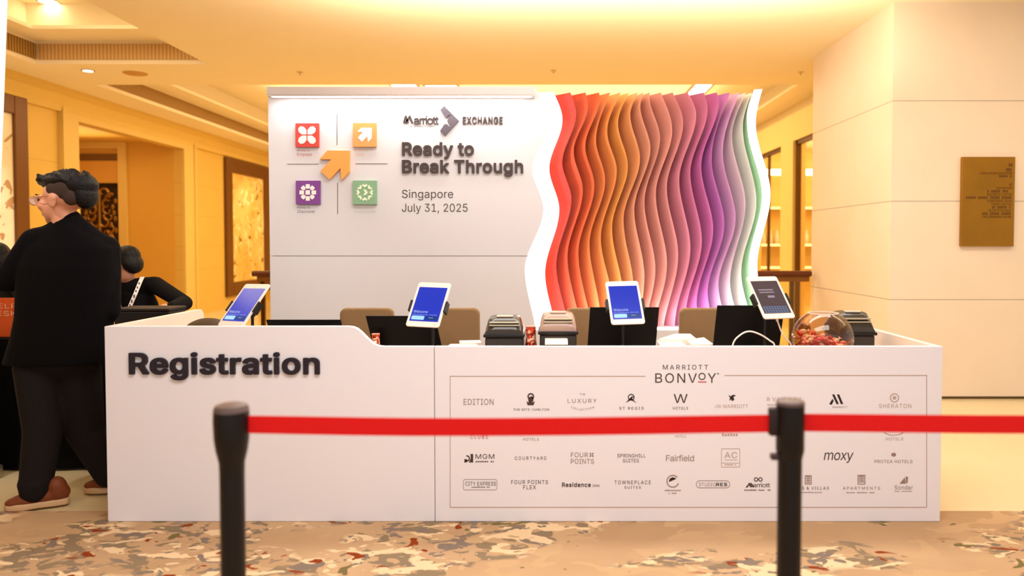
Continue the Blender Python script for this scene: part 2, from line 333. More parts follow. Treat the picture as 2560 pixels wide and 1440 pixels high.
# ------------------------------------------------------------------ lettering
# letter outlines, one per line: character, advance, contours (x,y in thousandths)
GLYPHS = {}; HEAVY = {}
for dst_, txt_ in ((GLYPHS, """& 448 39,96 54,62 79,33 110,12 150,-2 194,-7 237,-2 272,7 302,21 306,23 328,43 364,0 438,0 366,86 372,93 385,114 398,145 405,179 408,224 349,224 346,185 336,150 328,134 327,134 220,265 220,266 256,293 294,328 296,331 305,342 316,362 322,382 324,406 320,431 310,456 289,483 266,499 232,510 197,513 164,510 134,499 120,488 110,482 91,458 78,428 75,400 78,370 86,344 101,320 121,292 136,275 84,235 63,214 47,190 37,164 34,136;100,106 97,129 99,148 100,154 110,174 131,198 135,200 154,217 172,230 292,86 278,75 252,59 224,50 190,46 166,49 142,57 125,69 109,86;144,364 139,380 137,396 139,416 145,432 148,435 152,440 156,445 168,453 184,459 199,461 226,457 244,446 258,428 262,403 260,388 255,374 235,350 221,340 216,335 191,317 184,311 182,310 180,314 169,326
, 188 38,-119 68,71 137,71 84,-119
- 453 337,244 337,188 114,188 114,244
/ 249 235,533 71,-76 14,-76 178,533
0 453 227,-7 174,1 130,24 95,62 69,113 53,178 48,254 53,330 69,395 95,447 130,484 174,508 227,516 279,508 323,484 358,447 384,395 400,330 405,254 400,178 384,113 359,62 323,24 279,1;227,50 261,56 290,74 313,103 330,144 340,194 344,254 340,314 330,365 313,405 290,435 261,453 227,460 192,453 163,435 140,405 123,365 113,314 109,254 113,194 123,144 140,103 163,74 192,56
1 453 76,0 391,0 391,55 276,55 276,509 198,509 86,427 86,358 184,430 200,441 205,446 208,448 212,448 212,55 76,55
2 453 64,0 64,47 234,229 282,282 299,305 311,327 318,348 320,371 317,397 308,419 293,436 273,449 250,457 224,460 196,457 172,447 153,433 139,413 130,390 127,362 66,362 71,405 86,442 111,473 143,496 182,511 225,516 268,511 306,497 337,474 361,445 376,411 381,372 378,345 371,318 357,290 336,259 267,180 153,60 153,57 389,57 389,0
3 453 52,90 70,58 100,28 132,10 172,-3 215,-7 267,-2 310,12 343,35 370,66 387,102 393,144 387,186 371,222 343,254 308,276 265,288 224,288 221,290 273,348 273,349 277,352 284,362 288,365 295,374 299,378 306,386 310,390 317,399 321,402 332,416 336,419 342,428 346,432 354,440 358,444 364,453 372,460 372,509 70,509 70,452 288,452 288,448 157,300 157,248 204,248 240,244 276,234 298,218 316,196 326,172 329,143 325,116 315,92 296,74 288,68 276,61 249,53 222,50 194,52 188,52 164,60 144,71 126,88 115,106 109,132 44,132
4 453 40,105 282,105 282,0 343,0 343,105 413,105 413,163 343,163 343,318 282,318 282,163 109,163 110,168 114,173 114,176 125,192 126,196 311,509 246,508 132,316 132,312 121,296 120,293 110,276 108,274 98,257 97,254 86,238 86,234 75,218 74,215 64,198 62,196 52,179 51,176 40,160
5 453 221,-7 178,-2 140,11 108,32 83,60 66,93 60,130 122,130 127,108 138,89 154,73 173,60 196,52 221,50 250,53 276,64 298,82 314,104 324,131 328,162 324,193 314,221 297,244 275,262 248,273 218,277 192,275 167,268 145,258 128,246 67,253 96,509 366,509 366,452 151,452 134,301 136,301 155,315 178,325 203,331 229,334 263,330 294,321 321,306 345,285 364,260 379,231 388,199 391,163 385,117 369,76 343,41 309,15 268,-1
A 480 16,0 86,0 135,142 344,142 394,0 463,0 276,509 200,508;155,199 194,312 213,370 238,454 238,456 239,456 264,371 276,336 289,296 324,199
B 456 60,0 60,509 241,509 289,504 329,491 359,469 381,442 394,410 398,374 395,344 387,320 373,301 356,286 336,275 315,267 315,262 339,257 363,245 385,227 402,203 414,173 418,136 413,100 400,67 377,39 344,18 301,4 247,0;125,57 245,57 296,63 330,80 349,105 355,137 352,161 342,184 327,203 306,218 279,228 248,231 125,231;125,285 238,285 265,288 288,296 308,309 323,326 333,348 336,372 330,403 313,429 283,446 240,452 125,452
C 510 267,-7 205,1 150,25 104,63 70,115 48,179 40,254 48,329 70,393 104,445 150,484 205,508 267,516 305,513 340,504 373,490 402,471 427,447 448,418 463,385 473,348 408,348 401,373 389,395 375,413 357,428 337,440 315,449 292,454 267,456 223,450 184,432 150,403 125,364 109,314 103,254 109,194 125,145 151,105 184,76 223,59 267,53 292,55 315,60 337,69 357,81 375,96 389,114 401,136 408,160 473,160 463,124 448,91 428,62 402,38 373,19 341,5 305,-4
D 502 60,0 221,0 292,8 352,31 383,53 412,84 434,120 455,180 462,252 456,326 434,390 412,426 384,456 370,465 354,478 294,501 227,509 60,509;125,57 125,452 223,452 272,446 277,446 320,428 355,398 379,362 394,313 399,258 394,201 394,197 379,148 355,111 344,102 328,90 318,81 274,64 218,57
E 419 60,0 60,509 372,509 372,452 125,452 125,286 355,286 355,229 125,229 125,57 375,57 375,0
F 410 60,0 60,509 369,509 369,452 125,452 125,278 346,278 346,221 125,221 125,0
G 520 68,116 103,65 148,25 207,0 267,-7 326,0 378,19 413,46 418,48 451,90 471,140 478,198 478,256 283,256 283,199 414,199 414,196 410,160 396,124 372,92 346,71 311,58 267,53 224,59 184,76 150,106 125,144 109,193 103,256 109,315 125,364 149,403 182,432 222,450 263,456 292,454 314,448 336,440 355,428 374,410 385,395 387,394 398,374 408,349 474,349 465,384 449,416 430,444 404,469 372,490 340,504 305,513 268,516 212,510 200,507 148,484 123,462 106,448 102,444 68,392 46,326 40,256 46,182
H 517 60,0 60,509 125,509 125,289 392,289 392,509 457,509 457,0 392,0 392,232 125,232 125,0
I 301 31,0 31,57 118,57 118,452 31,452 31,509 269,509 269,452 183,452 183,57 269,57 269,0
J 396 185,-7 143,-2 106,11 75,33 52,63 38,100 33,145 33,173 98,173 98,145 104,104 122,74 149,56 185,50 220,56 248,74 266,104 272,145 272,509 336,509 336,145 332,100 318,63 294,33 263,11 227,-2
K 467 60,0 125,0 125,168 198,244 372,0 449,0 243,288 244,291 252,298 258,306 265,312 272,320 278,326 285,334 292,341 292,342 299,348 299,350 306,356 306,356 312,363 312,364 319,370 319,371 326,378 326,378 332,384 332,386 340,392 340,393 346,400 346,400 448,509 364,509 276,414 276,414 270,408 270,407 264,402 259,394 253,389 253,388 247,382 247,382 241,376 236,369 230,364 230,362 224,357 218,350 212,344 212,344 174,304 139,262 124,242 125,509 60,509
L 393 60,0 60,509 125,509 125,57 361,57 361,0
M 628 60,0 122,0 122,339 120,434 170,292 286,0 342,0 456,292 464,314 494,398 506,436 506,424 504,338 504,0 568,0 568,509 476,508 352,186 330,122 315,73 314,75 301,118 278,186 152,508 60,509
N 523 60,0 125,0 125,300 120,430 174,336 201,291 386,1 387,0 463,0 463,509 399,509 399,151 401,104 404,76 388,108 362,154 137,508 136,509 60,509
O 533 267,-7 205,1 150,25 105,63 70,115 48,179 40,254 48,329 70,393 105,445 150,484 205,508 267,516 329,508 384,484 429,445 464,393 486,329 493,254 486,179 464,115 429,63 384,25 329,1;267,53 310,59 349,76 383,105 408,144 425,194 430,254 425,314 408,365 383,404 349,433 310,450 267,456 223,450 184,433 151,404 125,364 109,314 103,254 109,194 125,144 151,105 184,76 223,59
P 445 60,0 125,0 125,186 238,186 290,191 332,207 336,210 364,232 390,264 404,304 409,346 404,392 390,430 364,464 352,472 332,487 290,503 237,509 60,509;125,242 125,452 235,452 268,449 298,439 319,422 333,402 342,376 344,344 342,318 334,294 316,270 298,256 266,246 235,242
R 449 60,0 125,0 125,198 238,198 244,199 247,198 352,0 428,0 313,210 314,211 334,217 366,239 390,270 405,308 409,350 405,396 390,434 366,466 334,489 290,504 238,509 60,509;125,255 125,452 236,452 270,449 298,440 320,424 334,406 338,394 342,381 345,350 342,324 334,300 318,280 298,267 270,258 237,255
S 447 224,-9 172,-4 128,9 91,31 64,60 46,96 38,137 104,137 110,110 123,88 142,71 166,59 194,52 224,49 257,52 286,60 311,74 329,92 341,114 346,139 342,161 332,179 316,193 296,205 245,222 184,239 128,260 86,289 67,313 56,341 52,372 58,413 75,448 102,476 138,498 180,511 227,516 275,511 316,498 351,476 377,449 394,415 401,378 337,378 326,412 302,437 267,453 225,459 194,456 167,448 145,435 129,418 118,398 115,376 119,352 131,334 148,319 169,308 212,293 264,279 312,264 336,252 359,238 379,220 395,198 405,171 408,139 403,99 386,64 360,34 323,11 278,-4
T 449 32,452 32,509 417,509 417,452 257,452 257,0 193,0 193,452
U 517 259,-8 203,-2 154,15 114,43 85,80 66,124 60,173 60,509 124,509 124,178 128,144 141,113 160,87 187,68 220,56 259,52 298,56 331,68 357,87 377,113 389,144 393,178 393,509 457,509 457,173 451,124 433,80 403,43 363,15 315,-2
V 480 202,4 204,0 278,0 463,509 394,508 278,172 266,134 242,52 218,130 190,212 84,508 16,509
W 686 154,1 155,0 230,0 230,1 318,320 335,394 343,436 351,390 368,320 454,1 455,0 530,0 670,509 603,509 602,508 510,144 493,64 492,64 486,93 461,201 380,508 380,509 306,509 214,158 200,93 194,61 186,100 164,193 82,508 82,509 16,509
X 474 18,0 91,0 136,62 138,66 142,71 144,75 148,80 150,84 154,88 159,97 163,102 165,106 169,110 171,114 175,118 177,122 181,127 224,193 237,218 267,166 293,127 294,126 301,116 302,114 382,0 456,0 276,262 446,509 374,509 300,403 299,402 271,360 252,330 238,302 237,302 222,330 204,362 104,509 29,509 200,260
Y 472 203,0 268,0 268,208 455,509 381,509 380,508 376,501 374,499 278,342 252,294 237,260 235,262 222,294 194,342 98,499 96,501 92,508 91,509 16,509 203,208
Z 438 42,0 399,0 399,57 147,57 114,55 136,82 136,85 172,134 204,180 210,189 242,236 243,236 280,291 281,292 318,346 319,348 323,354 324,356 330,364 331,365 336,374 338,374 342,383 344,384 349,392 350,394 356,402 357,403 397,462 397,509 40,509 40,452 293,452 323,453 304,430 268,379 246,346 245,344 239,334 238,334 208,289 206,288 200,278 199,277 193,267 192,266 170,232 168,232 162,222 160,220 154,210 153,210 131,176 130,175 124,165 122,164 116,154 114,153 108,143 107,142 92,120 91,118 85,108 84,108 78,98 76,96 70,86 68,86 62,76 42,46
a 389 160,-9 126,-5 94,5 68,22 48,45 35,73 30,108 34,138 43,161 58,179 78,193 100,203 125,211 178,220 234,227 252,230 265,235 273,243 276,255 276,257 273,279 267,297 256,311 240,322 220,329 196,331 171,329 149,322 132,313 118,301 107,288 100,274 41,291 57,322 79,346 104,364 133,375 163,382 194,384 239,379 263,372 286,360 306,343 322,320 333,290 337,251 337,0 277,0 277,52 272,52 252,25 236,12 215,1 190,-6;170,45 202,49 228,59 248,74 263,93 272,115 276,138 276,190 259,182 231,176 200,171 175,168 134,159 117,150 103,139 95,124 92,105 94,87 102,72 114,61 130,52 149,47
b 424 229,-8 198,-5 172,4 153,17 138,31 118,59 112,59 112,0 53,0 53,509 114,509 114,319 118,319 137,346 152,360 171,373 197,381 229,384 274,378 313,361 345,332 370,293 385,245 390,189 385,133 370,84 346,45 313,16 274,-2;220,47 253,51 279,66 301,88 316,117 325,151 328,189 325,227 316,261 301,290 280,311 253,325 220,330 188,325 161,312 140,291 125,263 116,229 113,189 116,150 125,115 140,86 162,65 188,51
c 396 207,-8 159,-2 117,16 82,46 56,85 40,133 34,187 40,243 56,291 82,330 117,360 159,378 207,384 234,383 260,377 284,368 305,356 324,341 340,322 353,301 362,277 303,262 290,289 270,311 242,325 207,330 173,325 145,310 124,287 108,258 99,224 96,187 99,151 108,117 124,89 145,66 173,51 207,46 243,52 271,66 292,89 304,117 363,102 354,78 341,56 325,37 306,21 285,9 261,-1 235,-6
d 424 195,-8 151,-2 111,16 79,45 55,84 39,133 34,189 39,245 55,293 79,332 112,361 151,378 196,384 228,381 253,373 272,360 287,346 306,319 311,319 311,509 372,509 372,0 313,0 313,59 307,59 287,31 272,17 252,4 227,-5;205,47 236,51 263,65 284,86 299,115 309,150 312,189 309,229 300,263 284,291 263,312 237,325 205,330 172,325 145,311 124,290 108,261 99,227 96,189 99,151 109,117 124,88 145,66 172,51
e 404 56,86 81,47 116,16 163,-2 210,-8 250,-5 282,4 286,6 312,19 332,36 336,40 353,62 365,91 307,105 306,104 297,88 282,70 281,70 272,61 253,52 235,48 210,46 178,50 150,61 127,81 110,106 100,138 97,166 97,169 371,169 371,198 368,243 358,280 341,316 338,318 322,338 294,361 266,374 237,382 203,384 159,378 154,377 114,359 90,336 85,333 80,328 54,290 38,240 34,190 37,157 40,132;97,221 99,242 108,270 124,293 146,313 166,323 175,326 203,330 235,326 241,324 262,314 284,294 298,270 307,238 308,222 308,221
f 254 81,0 142,0 142,327 228,327 228,379 142,379 142,421 145,444 154,460 170,470 198,474 216,472 227,468 243,520 243,521 240,522 223,527 185,530 160,527 132,518 114,506 96,486 84,462 81,434 81,379 6,379 6,327 81,327
g 425 207,-151 168,-148 134,-140 105,-127 82,-110 64,-91 51,-69 101,-41 122,-66 136,-78 154,-88 178,-95 207,-97 249,-92 282,-75 298,-58 308,-34 311,-6 311,68 306,68 287,41 272,28 252,16 227,8 195,5 152,10 113,27 80,53 55,90 39,136 34,191 39,246 55,293 80,332 112,361 152,378 196,384 228,382 253,373 273,360 288,346 308,319 313,319 313,379 372,379 372,-9 367,-54 350,-90 324,-117 291,-136 251,-147;205,59 237,63 264,75 285,95 300,121 309,154 312,193 309,231 300,264 285,291 264,312 237,325 205,330 172,325 145,312 124,290 109,262 99,229 96,193 99,155 109,123 124,96 145,76 172,63
h 410 53,0 114,0 114,230 117,258 126,284 142,304 160,317 178,324 186,326 208,329 246,323 274,304 290,276 296,236 296,0 357,0 357,243 353,286 341,322 322,348 296,369 264,380 225,384 186,379 152,362 124,332 114,312 114,509 53,509
i 167 53,0 53,379 114,379 114,0;84,443 67,446 54,455 44,468 41,483 44,499 54,512 67,521 84,524 100,521 114,512 123,499 126,483 123,468 114,455 100,446
k 381 53,0 114,0 114,141 154,178 294,0 372,0 201,216 360,379 284,379 121,212 114,212 114,509 53,509
l 189 139,-2 101,3 74,20 58,47 53,84 53,509 114,509 114,99 115,77 120,62 130,54 146,52 160,53 170,54 181,3 162,-1
m 610 53,0 114,0 114,240 117,266 126,290 142,308 148,312 158,320 176,328 196,330 230,326 252,312 268,290 270,286 274,262 274,0 335,0 335,249 338,270 345,290 356,306 374,320 394,328 416,330 448,326 472,314 489,291 490,288 496,256 496,0 557,0 557,258 553,296 541,328 524,350 524,352 498,372 468,383 434,386 406,383 386,377 380,374 356,361 336,342 322,322 316,308 309,332 286,362 258,380 216,386 194,384 172,376 150,363 131,345 118,324 112,307 112,379 53,379
n 410 53,0 114,0 114,230 117,258 126,284 142,304 160,317 178,324 186,326 208,329 246,323 274,304 290,276 296,236 296,0 357,0 357,243 353,286 341,322 322,348 296,369 264,380 230,384 186,379 152,362 124,332 112,308 112,379 53,379
o 415 207,-8 159,-2 117,16 82,46 56,85 40,133 34,187 40,243 56,291 82,330 117,360 159,378 207,384 256,378 299,360 333,330 359,291 376,243 381,187 376,133 359,85 333,46 299,16 256,-2;207,46 242,51 270,66 292,89 307,117 316,151 319,187 316,224 307,258 292,287 270,310 242,325 207,330 173,325 145,310 124,287 108,258 99,224 96,187 99,151 108,117 124,89 145,66 173,51
p 424 53,-143 53,379 112,379 112,319 118,319 137,346 152,360 171,373 197,381 229,384 274,378 313,361 345,332 370,293 385,245 390,189 385,133 370,84 346,45 313,16 274,-2 229,-8 198,-5 173,4 153,17 138,31 118,59 114,59 114,-143;220,47 253,51 279,66 301,88 316,117 325,151 328,189 325,227 316,261 301,290 280,311 253,325 220,330 188,325 161,312 140,291 125,263 116,229 113,189 116,150 125,115 140,86 162,65 188,51
r 259 53,0 53,379 112,379 112,321 115,321 130,347 152,367 181,380 213,385 229,384 243,384 243,322 230,324 207,326 182,323 159,315 140,301 126,284 117,262 114,237 114,0
s 365 182,-8 145,-5 112,3 84,18 62,38 45,63 36,94 94,107 105,79 124,60 150,49 181,45 217,50 244,62 262,81 268,103 265,121 254,136 237,147 212,155 149,170 104,186 72,208 53,237 47,274 51,305 65,332 87,354 115,370 149,381 187,384 223,381 254,372 279,358 299,339 314,316 324,290 268,277 258,298 243,316 219,328 187,333 156,329 131,317 114,299 109,277 112,258 124,243 144,232 172,223 229,209 275,194 306,171 325,142 331,107 326,75 312,47 290,24 260,6 223,-5
t 227 72,52 92,20 124,2 166,-4 193,-3 213,2 202,54 186,51 174,50 150,53 136,62 128,76 126,95 126,327 204,327 204,379 126,379 126,471 65,471 65,379 6,379 6,327 65,327 65,92
u 410 68,60 88,32 114,11 146,-1 184,-5 222,0 256,16 286,46 298,72 298,0 357,0 357,379 296,379 296,150 293,122 283,96 270,78 256,68 248,62 226,53 202,50 164,56 136,76 119,104 114,142 114,379 53,379 53,136 57,94
v 389 18,377 162,0 226,0 371,379 304,378 226,160 203,88 196,60 194,60 187,88 164,160 84,378 17,379
x 379 21,0 91,0 148,84 188,154 190,154 196,143 230,86 287,0 358,0 224,192 352,379 282,379 233,306 191,234 148,305 100,379 29,379 155,194
y 389 47,-139 64,-143 94,-145 118,-143 140,-136 160,-124 168,-116 168,-116 178,-106 178,-104 188,-90 204,-58 371,379 304,378 226,160 202,88 195,60 187,88 164,160 84,378 17,379 163,0 152,-36 142,-56 131,-73 128,-76 118,-84 104,-89 86,-90 72,-87 61,-86"""), (HEAVY, """A 516 -6,-13 3,-22 98,-22 108,-12 154,120 326,120 372,-12 382,-22 476,-22 485,-13 485,14 484,18 298,522 289,531 188,531 178,522 -4,18 -6,14;189,221 210,280 239,370 267,282 289,221
B 492 38,-13 47,-22 264,-22 315,-18 358,-4 389,16 402,28 422,54 435,86 440,121 440,152 436,186 424,216 408,239 396,251 374,268 396,290 409,306 417,330 420,358 420,389 416,424 403,456 386,477 370,492 342,513 303,526 256,531 47,531 38,522;147,79 147,209 238,209 266,206 294,196 310,184 320,172 330,148 331,138 327,118 314,100 281,84 234,79;147,307 147,430 229,430 270,424 294,410 308,390 312,370 312,363 310,357 301,338 292,329 276,318 252,310 227,307
C 546 48,102 81,51 94,38 136,3 192,-21 252,-29 283,-29 319,-26 353,-18 360,-14 386,-3 416,16 451,50 470,78 485,110 495,146 495,173 486,182 395,182 386,173 379,148 367,126 356,113 344,103 318,88 301,82 282,78 267,76 236,81 196,98 171,120 147,158 131,206 126,258 131,302 147,352 166,380 172,390 196,410 238,428 267,432 282,432 301,428 318,421 344,406 356,396 367,382 379,360 386,336 395,326 486,326 495,335 494,364 485,398 471,430 450,458 416,493 386,512 355,526 319,535 283,538 252,538 192,530 136,506 94,470 81,457 48,406 26,340 18,270 18,238 26,166
E 455 38,-13 47,-22 388,-22 397,-13 397,70 388,79 147,79 147,207 368,207 377,216 377,299 368,308 147,308 147,430 385,430 394,439 394,522 385,531 47,531 38,522
G 556 46,104 81,52 94,38 132,6 138,2 192,-21 254,-29 284,-29 337,-22 390,-3 430,26 443,39 473,78 493,128 500,185 500,269 491,278 270,278 261,269 261,186 270,177 388,177 387,170 374,136 356,110 332,92 296,79 274,76 236,81 198,98 171,120 147,158 131,206 126,258 131,302 143,340 147,352 168,386 196,410 237,428 266,432 279,432 301,426 318,420 324,417 342,406 352,396 365,380 378,358 386,336 395,327 487,327 496,336 496,363 488,396 471,430 452,457 416,491 386,512 354,526 318,535 281,538 250,538 190,530 136,506 93,470 80,457 47,406 24,340 18,270 18,238 20,222 25,166
H 553 38,-13 47,-22 138,-22 147,-13 147,210 370,210 370,-13 379,-22 470,-22 479,-13 479,522 470,531 379,531 370,522 370,311 147,311 147,522 138,531 47,531 38,522
N 559 38,-13 47,-22 138,-22 147,-13 147,313 146,333 179,278 364,-12 374,-22 476,-22 485,-13 485,522 476,531 386,531 377,522 377,177 159,521 149,531 47,531 38,522
R 485 38,-13 47,-22 138,-22 147,-13 147,176 230,176 328,-9 340,-22 441,-22 450,-13 450,14 350,196 355,202 379,217 390,228 412,258 426,294 431,336 431,368 427,408 412,446 390,476 379,488 346,511 304,526 252,531 47,531 38,522;147,277 147,430 223,430 257,427 286,418 302,406 312,392 320,368 322,356 320,336 312,312 302,300 286,289 257,280 224,277
S 483 24,82 42,46 80,8 114,-12 119,-14 158,-26 208,-31 240,-31 288,-26 336,-11 372,11 385,24 408,50 425,86 430,124 430,154 426,188 417,212 402,232 372,260 350,274 326,286 278,301 226,314 182,330 160,341 151,350 141,364 139,376 141,388 151,406 160,414 178,426 184,428 206,434 224,436 254,431 288,416 304,400 314,366 324,356 414,356 423,365 423,392 416,428 399,462 363,499 330,520 289,533 242,538 212,538 170,534 124,520 90,499 53,462 36,424 30,386 30,357 34,328 44,300 62,278 74,266 116,238 174,216 230,201 284,183 304,171 312,163 320,148 322,138 319,126 309,108 296,94 270,81 245,74 220,72 206,74 180,80 154,93 144,103 132,122 126,149 117,159 25,159 16,150 16,122
T 485 171,-13 180,-22 270,-22 279,-13 279,430 430,430 439,439 439,522 430,531 19,531 10,522 10,439 19,430 171,430
X 510 -4,-13 5,-22 104,-22 116,-10 203,114 236,167 271,114 358,-10 369,-22 469,-22 478,-13 478,14 306,262 468,496 468,522 459,531 361,531 350,519 285,426 249,373 238,354 226,374 132,514 127,521 117,531 16,531 7,522 7,496 168,264 169,260 -4,14
a 425 13,60 26,32 56,-1 80,-17 112,-27 145,-31 176,-31 204,-28 228,-21 250,-10 254,-6 255,-6 255,-13 264,-22 350,-22 359,-13 359,266 356,300 354,308 344,334 329,355 300,382 276,394 253,401 209,406 177,406 154,404 121,398 90,386 68,370 35,336 19,304 19,278 28,269 86,252 113,252 122,262 129,276 144,291 162,300 183,307 198,308 208,307 226,300 238,292 245,284 251,266 252,259 251,256 238,252 164,242 111,233 86,225 68,216 46,202 21,174 12,152 8,123 8,93;116,100 117,112 122,122 130,128 146,137 187,146 214,149 254,156 254,150 250,128 241,106 230,92 214,80 190,71 171,68 161,69 142,74 126,83 123,86
c 432 34,72 59,34 72,21 104,-6 146,-24 192,-30 224,-30 250,-28 276,-22 298,-14 320,-1 336,12 350,26 363,42 376,64 385,88 385,115 376,124 360,128 318,139 291,139 282,130 270,102 256,87 228,74 208,70 186,73 162,86 156,90 146,102 130,130 120,167 119,190 121,212 130,246 146,274 160,289 188,304 204,306 227,304 256,290 268,276 280,250 290,240 317,240 375,255 384,264 384,290 376,314 362,336 335,365 318,378 296,390 272,400 248,405 192,406 148,400 104,382 72,355 59,342 34,304 18,257 12,202 12,172 18,119
d 460 33,70 56,33 98,-6 138,-24 180,-30 210,-30 238,-28 266,-18 286,-5 290,0 291,-13 300,-22 385,-22 394,-13 394,522 385,531 298,531 289,522 289,378 266,395 242,403 212,406 181,406 140,400 98,383 56,344 32,306 17,259 12,205 12,173 17,119;131,130 121,163 119,186 120,211 130,248 146,278 158,289 178,300 186,304 203,306 224,303 250,290 262,278 278,250 287,217 289,192 287,162 277,128 262,100 250,86 224,73 206,70 184,73 158,88 146,100
e 440 34,72 59,34 72,21 104,-6 148,-24 197,-30 228,-30 259,-28 296,-18 324,-3 346,14 358,28 376,50 387,78 387,104 378,113 320,127 293,127 284,118 275,100 267,90 258,83 242,75 222,70 210,70 194,72 164,83 146,98 132,118 124,147 384,147 393,156 393,211 390,256 379,296 363,328 344,352 330,365 308,383 280,396 250,404 222,406 190,406 146,400 102,381 58,341 32,302 17,256 12,203 12,172 18,118;126,243 131,258 145,278 158,291 186,304 204,306 224,304 250,292 262,279 276,256 280,244 280,243
g 461 29,-82 42,-104 70,-134 92,-149 124,-163 154,-170 190,-173 222,-173 265,-169 304,-158 336,-140 372,-104 389,-68 394,-24 394,392 385,401 300,401 291,392 291,378 286,382 266,395 242,404 213,406 181,406 141,400 98,383 57,344 32,306 17,260 12,207 12,175 17,122 32,78 52,49 57,41 69,29 100,5 141,-12 180,-17 210,-17 238,-14 266,-6 286,6 288,10 289,4 286,-22 276,-46 268,-54 236,-70 202,-74 190,-73 166,-66 148,-56 142,-50 126,-30 114,-19 88,-19 40,-46 29,-56;131,136 121,167 119,190 120,213 131,250 146,278 158,290 184,303 203,306 224,303 250,290 264,278 278,252 287,219 289,196 287,166 278,135 264,108 252,97 224,85 206,82 184,85 158,98 146,110
h 446 31,-13 40,-22 127,-22 136,-13 136,216 139,244 148,270 158,284 174,296 196,304 204,305 210,305 235,300 254,286 268,260 274,224 274,-13 283,-22 370,-22 379,-13 379,256 375,298 363,334 344,361 330,374 308,391 278,402 242,406 212,406 176,402 140,384 136,381 136,522 127,531 40,531 31,522
i 203 31,-13 40,-22 127,-22 136,-13 136,392 127,401 40,401 31,392;22,454 30,444 42,432 54,424 70,421 98,421 114,424 126,432 137,443 145,454 148,469 148,498 145,512 137,524 126,535 114,543 98,546 70,546 54,543 42,535 30,524 22,512 19,498 19,468
k 417 31,-13 40,-22 127,-22 136,-13 136,128 151,141 270,-11 281,-22 385,-22 394,-13 394,14 234,214 382,366 382,392 373,401 271,401 136,263 136,522 127,531 40,531 31,522
n 446 31,-13 40,-22 127,-22 136,-13 136,216 139,244 148,270 158,284 174,296 196,304 204,305 210,305 235,300 254,286 268,260 274,224 274,-13 283,-22 370,-22 379,-13 379,256 375,298 363,334 346,359 332,372 308,391 278,402 242,406 212,406 174,401 140,384 134,379 134,392 125,401 40,401 31,392
o 451 34,72 59,34 72,21 104,-6 146,-24 192,-30 222,-30 270,-24 312,-6 356,34 382,72 398,122 403,172 403,203 398,256 382,304 356,342 312,382 267,400 222,406 192,406 146,400 104,382 72,355 59,342 34,304 18,257 12,202 12,172 18,119;130,130 120,167 119,185 120,208 130,246 146,274 162,290 186,303 204,306 230,303 256,288 270,274 285,246 294,212 296,190 294,163 286,131 270,102 256,88 230,73 210,70 188,72 160,87 146,102
r 295 31,-13 40,-22 127,-22 136,-13 136,226 139,250 148,272 158,283 172,294 194,301 206,302 214,302 228,300 256,300 265,309 265,397 256,406 198,407 170,402 138,389 134,384 134,392 125,401 40,401 31,392
s 401 23,50 39,26 70,-4 100,-20 131,-27 166,-30 198,-30 237,-27 274,-16 302,2 334,34 348,64 353,92 353,122 347,156 329,183 318,194 288,216 243,231 184,245 156,254 140,263 134,272 136,286 144,296 168,307 188,309 206,306 228,296 236,286 246,264 255,255 282,255 337,268 346,277 346,304 336,328 322,351 292,380 268,394 237,403 203,406 171,406 135,403 102,392 74,376 43,346 29,318 25,289 25,260 31,224 49,196 60,185 92,164 137,148 200,133 224,125 236,118 243,108 244,106 240,94 230,84 204,72 176,69 162,71 136,82 127,92 116,120 107,129 80,129 24,116 14,107 14,80
t 263 50,38 69,9 80,-2 112,-20 153,-26 206,-25 225,-20 235,-11 235,16 224,67 215,76 188,76 176,74 162,76 154,80 150,88 148,108 148,305 217,305 226,314 226,392 217,401 148,401 148,484 139,493 52,493 43,484 43,401 -7,401 -16,392 -16,314 -7,305 43,305 43,78
u 446 46,46 66,20 80,6 102,-11 135,-24 166,-27 197,-27 233,-22 270,-6 276,1 276,-13 285,-22 370,-22 379,-13 379,392 370,401 283,401 274,392 274,164 271,134 261,110 248,94 236,84 214,75 206,74 200,74 176,78 156,92 141,118 136,155 136,392 127,401 40,401 31,392 31,123 35,81
y 425 25,-152 35,-162 55,-166 74,-167 107,-167 131,-165 152,-158 172,-146 200,-119 213,-98 226,-70 392,362 393,366 393,392 384,401 292,401 282,392 204,173 195,146 194,146 186,173 106,392 97,401 4,401 -5,392 -5,366 -4,362 136,-2 130,-22 119,-46 112,-56 106,-62 93,-66 76,-64 48,-64 39,-73 25,-125""")):
    for ln in txt_.split("\n"):
        ad_, rest_ = ln[2:].split(" ", 1)
        dst_[ln[0]] = (int(ad_) / 1000, [[tuple(int(v) / 1000 for v in p.split(",")) for p in c.split(" ")] for c in rest_.split(";")])
def _area(c): return sum(c[i - 1][0] * c[i][1] - c[i][0] * c[i - 1][1] for i in range(len(c))) / 2
def _inside(p, c):
    r = False
    for i in range(len(c)):
        (x0, y0), (x1, y1) = c[i - 1], c[i]
        if (y0 > p[1]) != (y1 > p[1]) and p[0] < (x1 - x0) * (p[1] - y0) / (y1 - y0) + x0: r = not r
    return r
_GL = {}
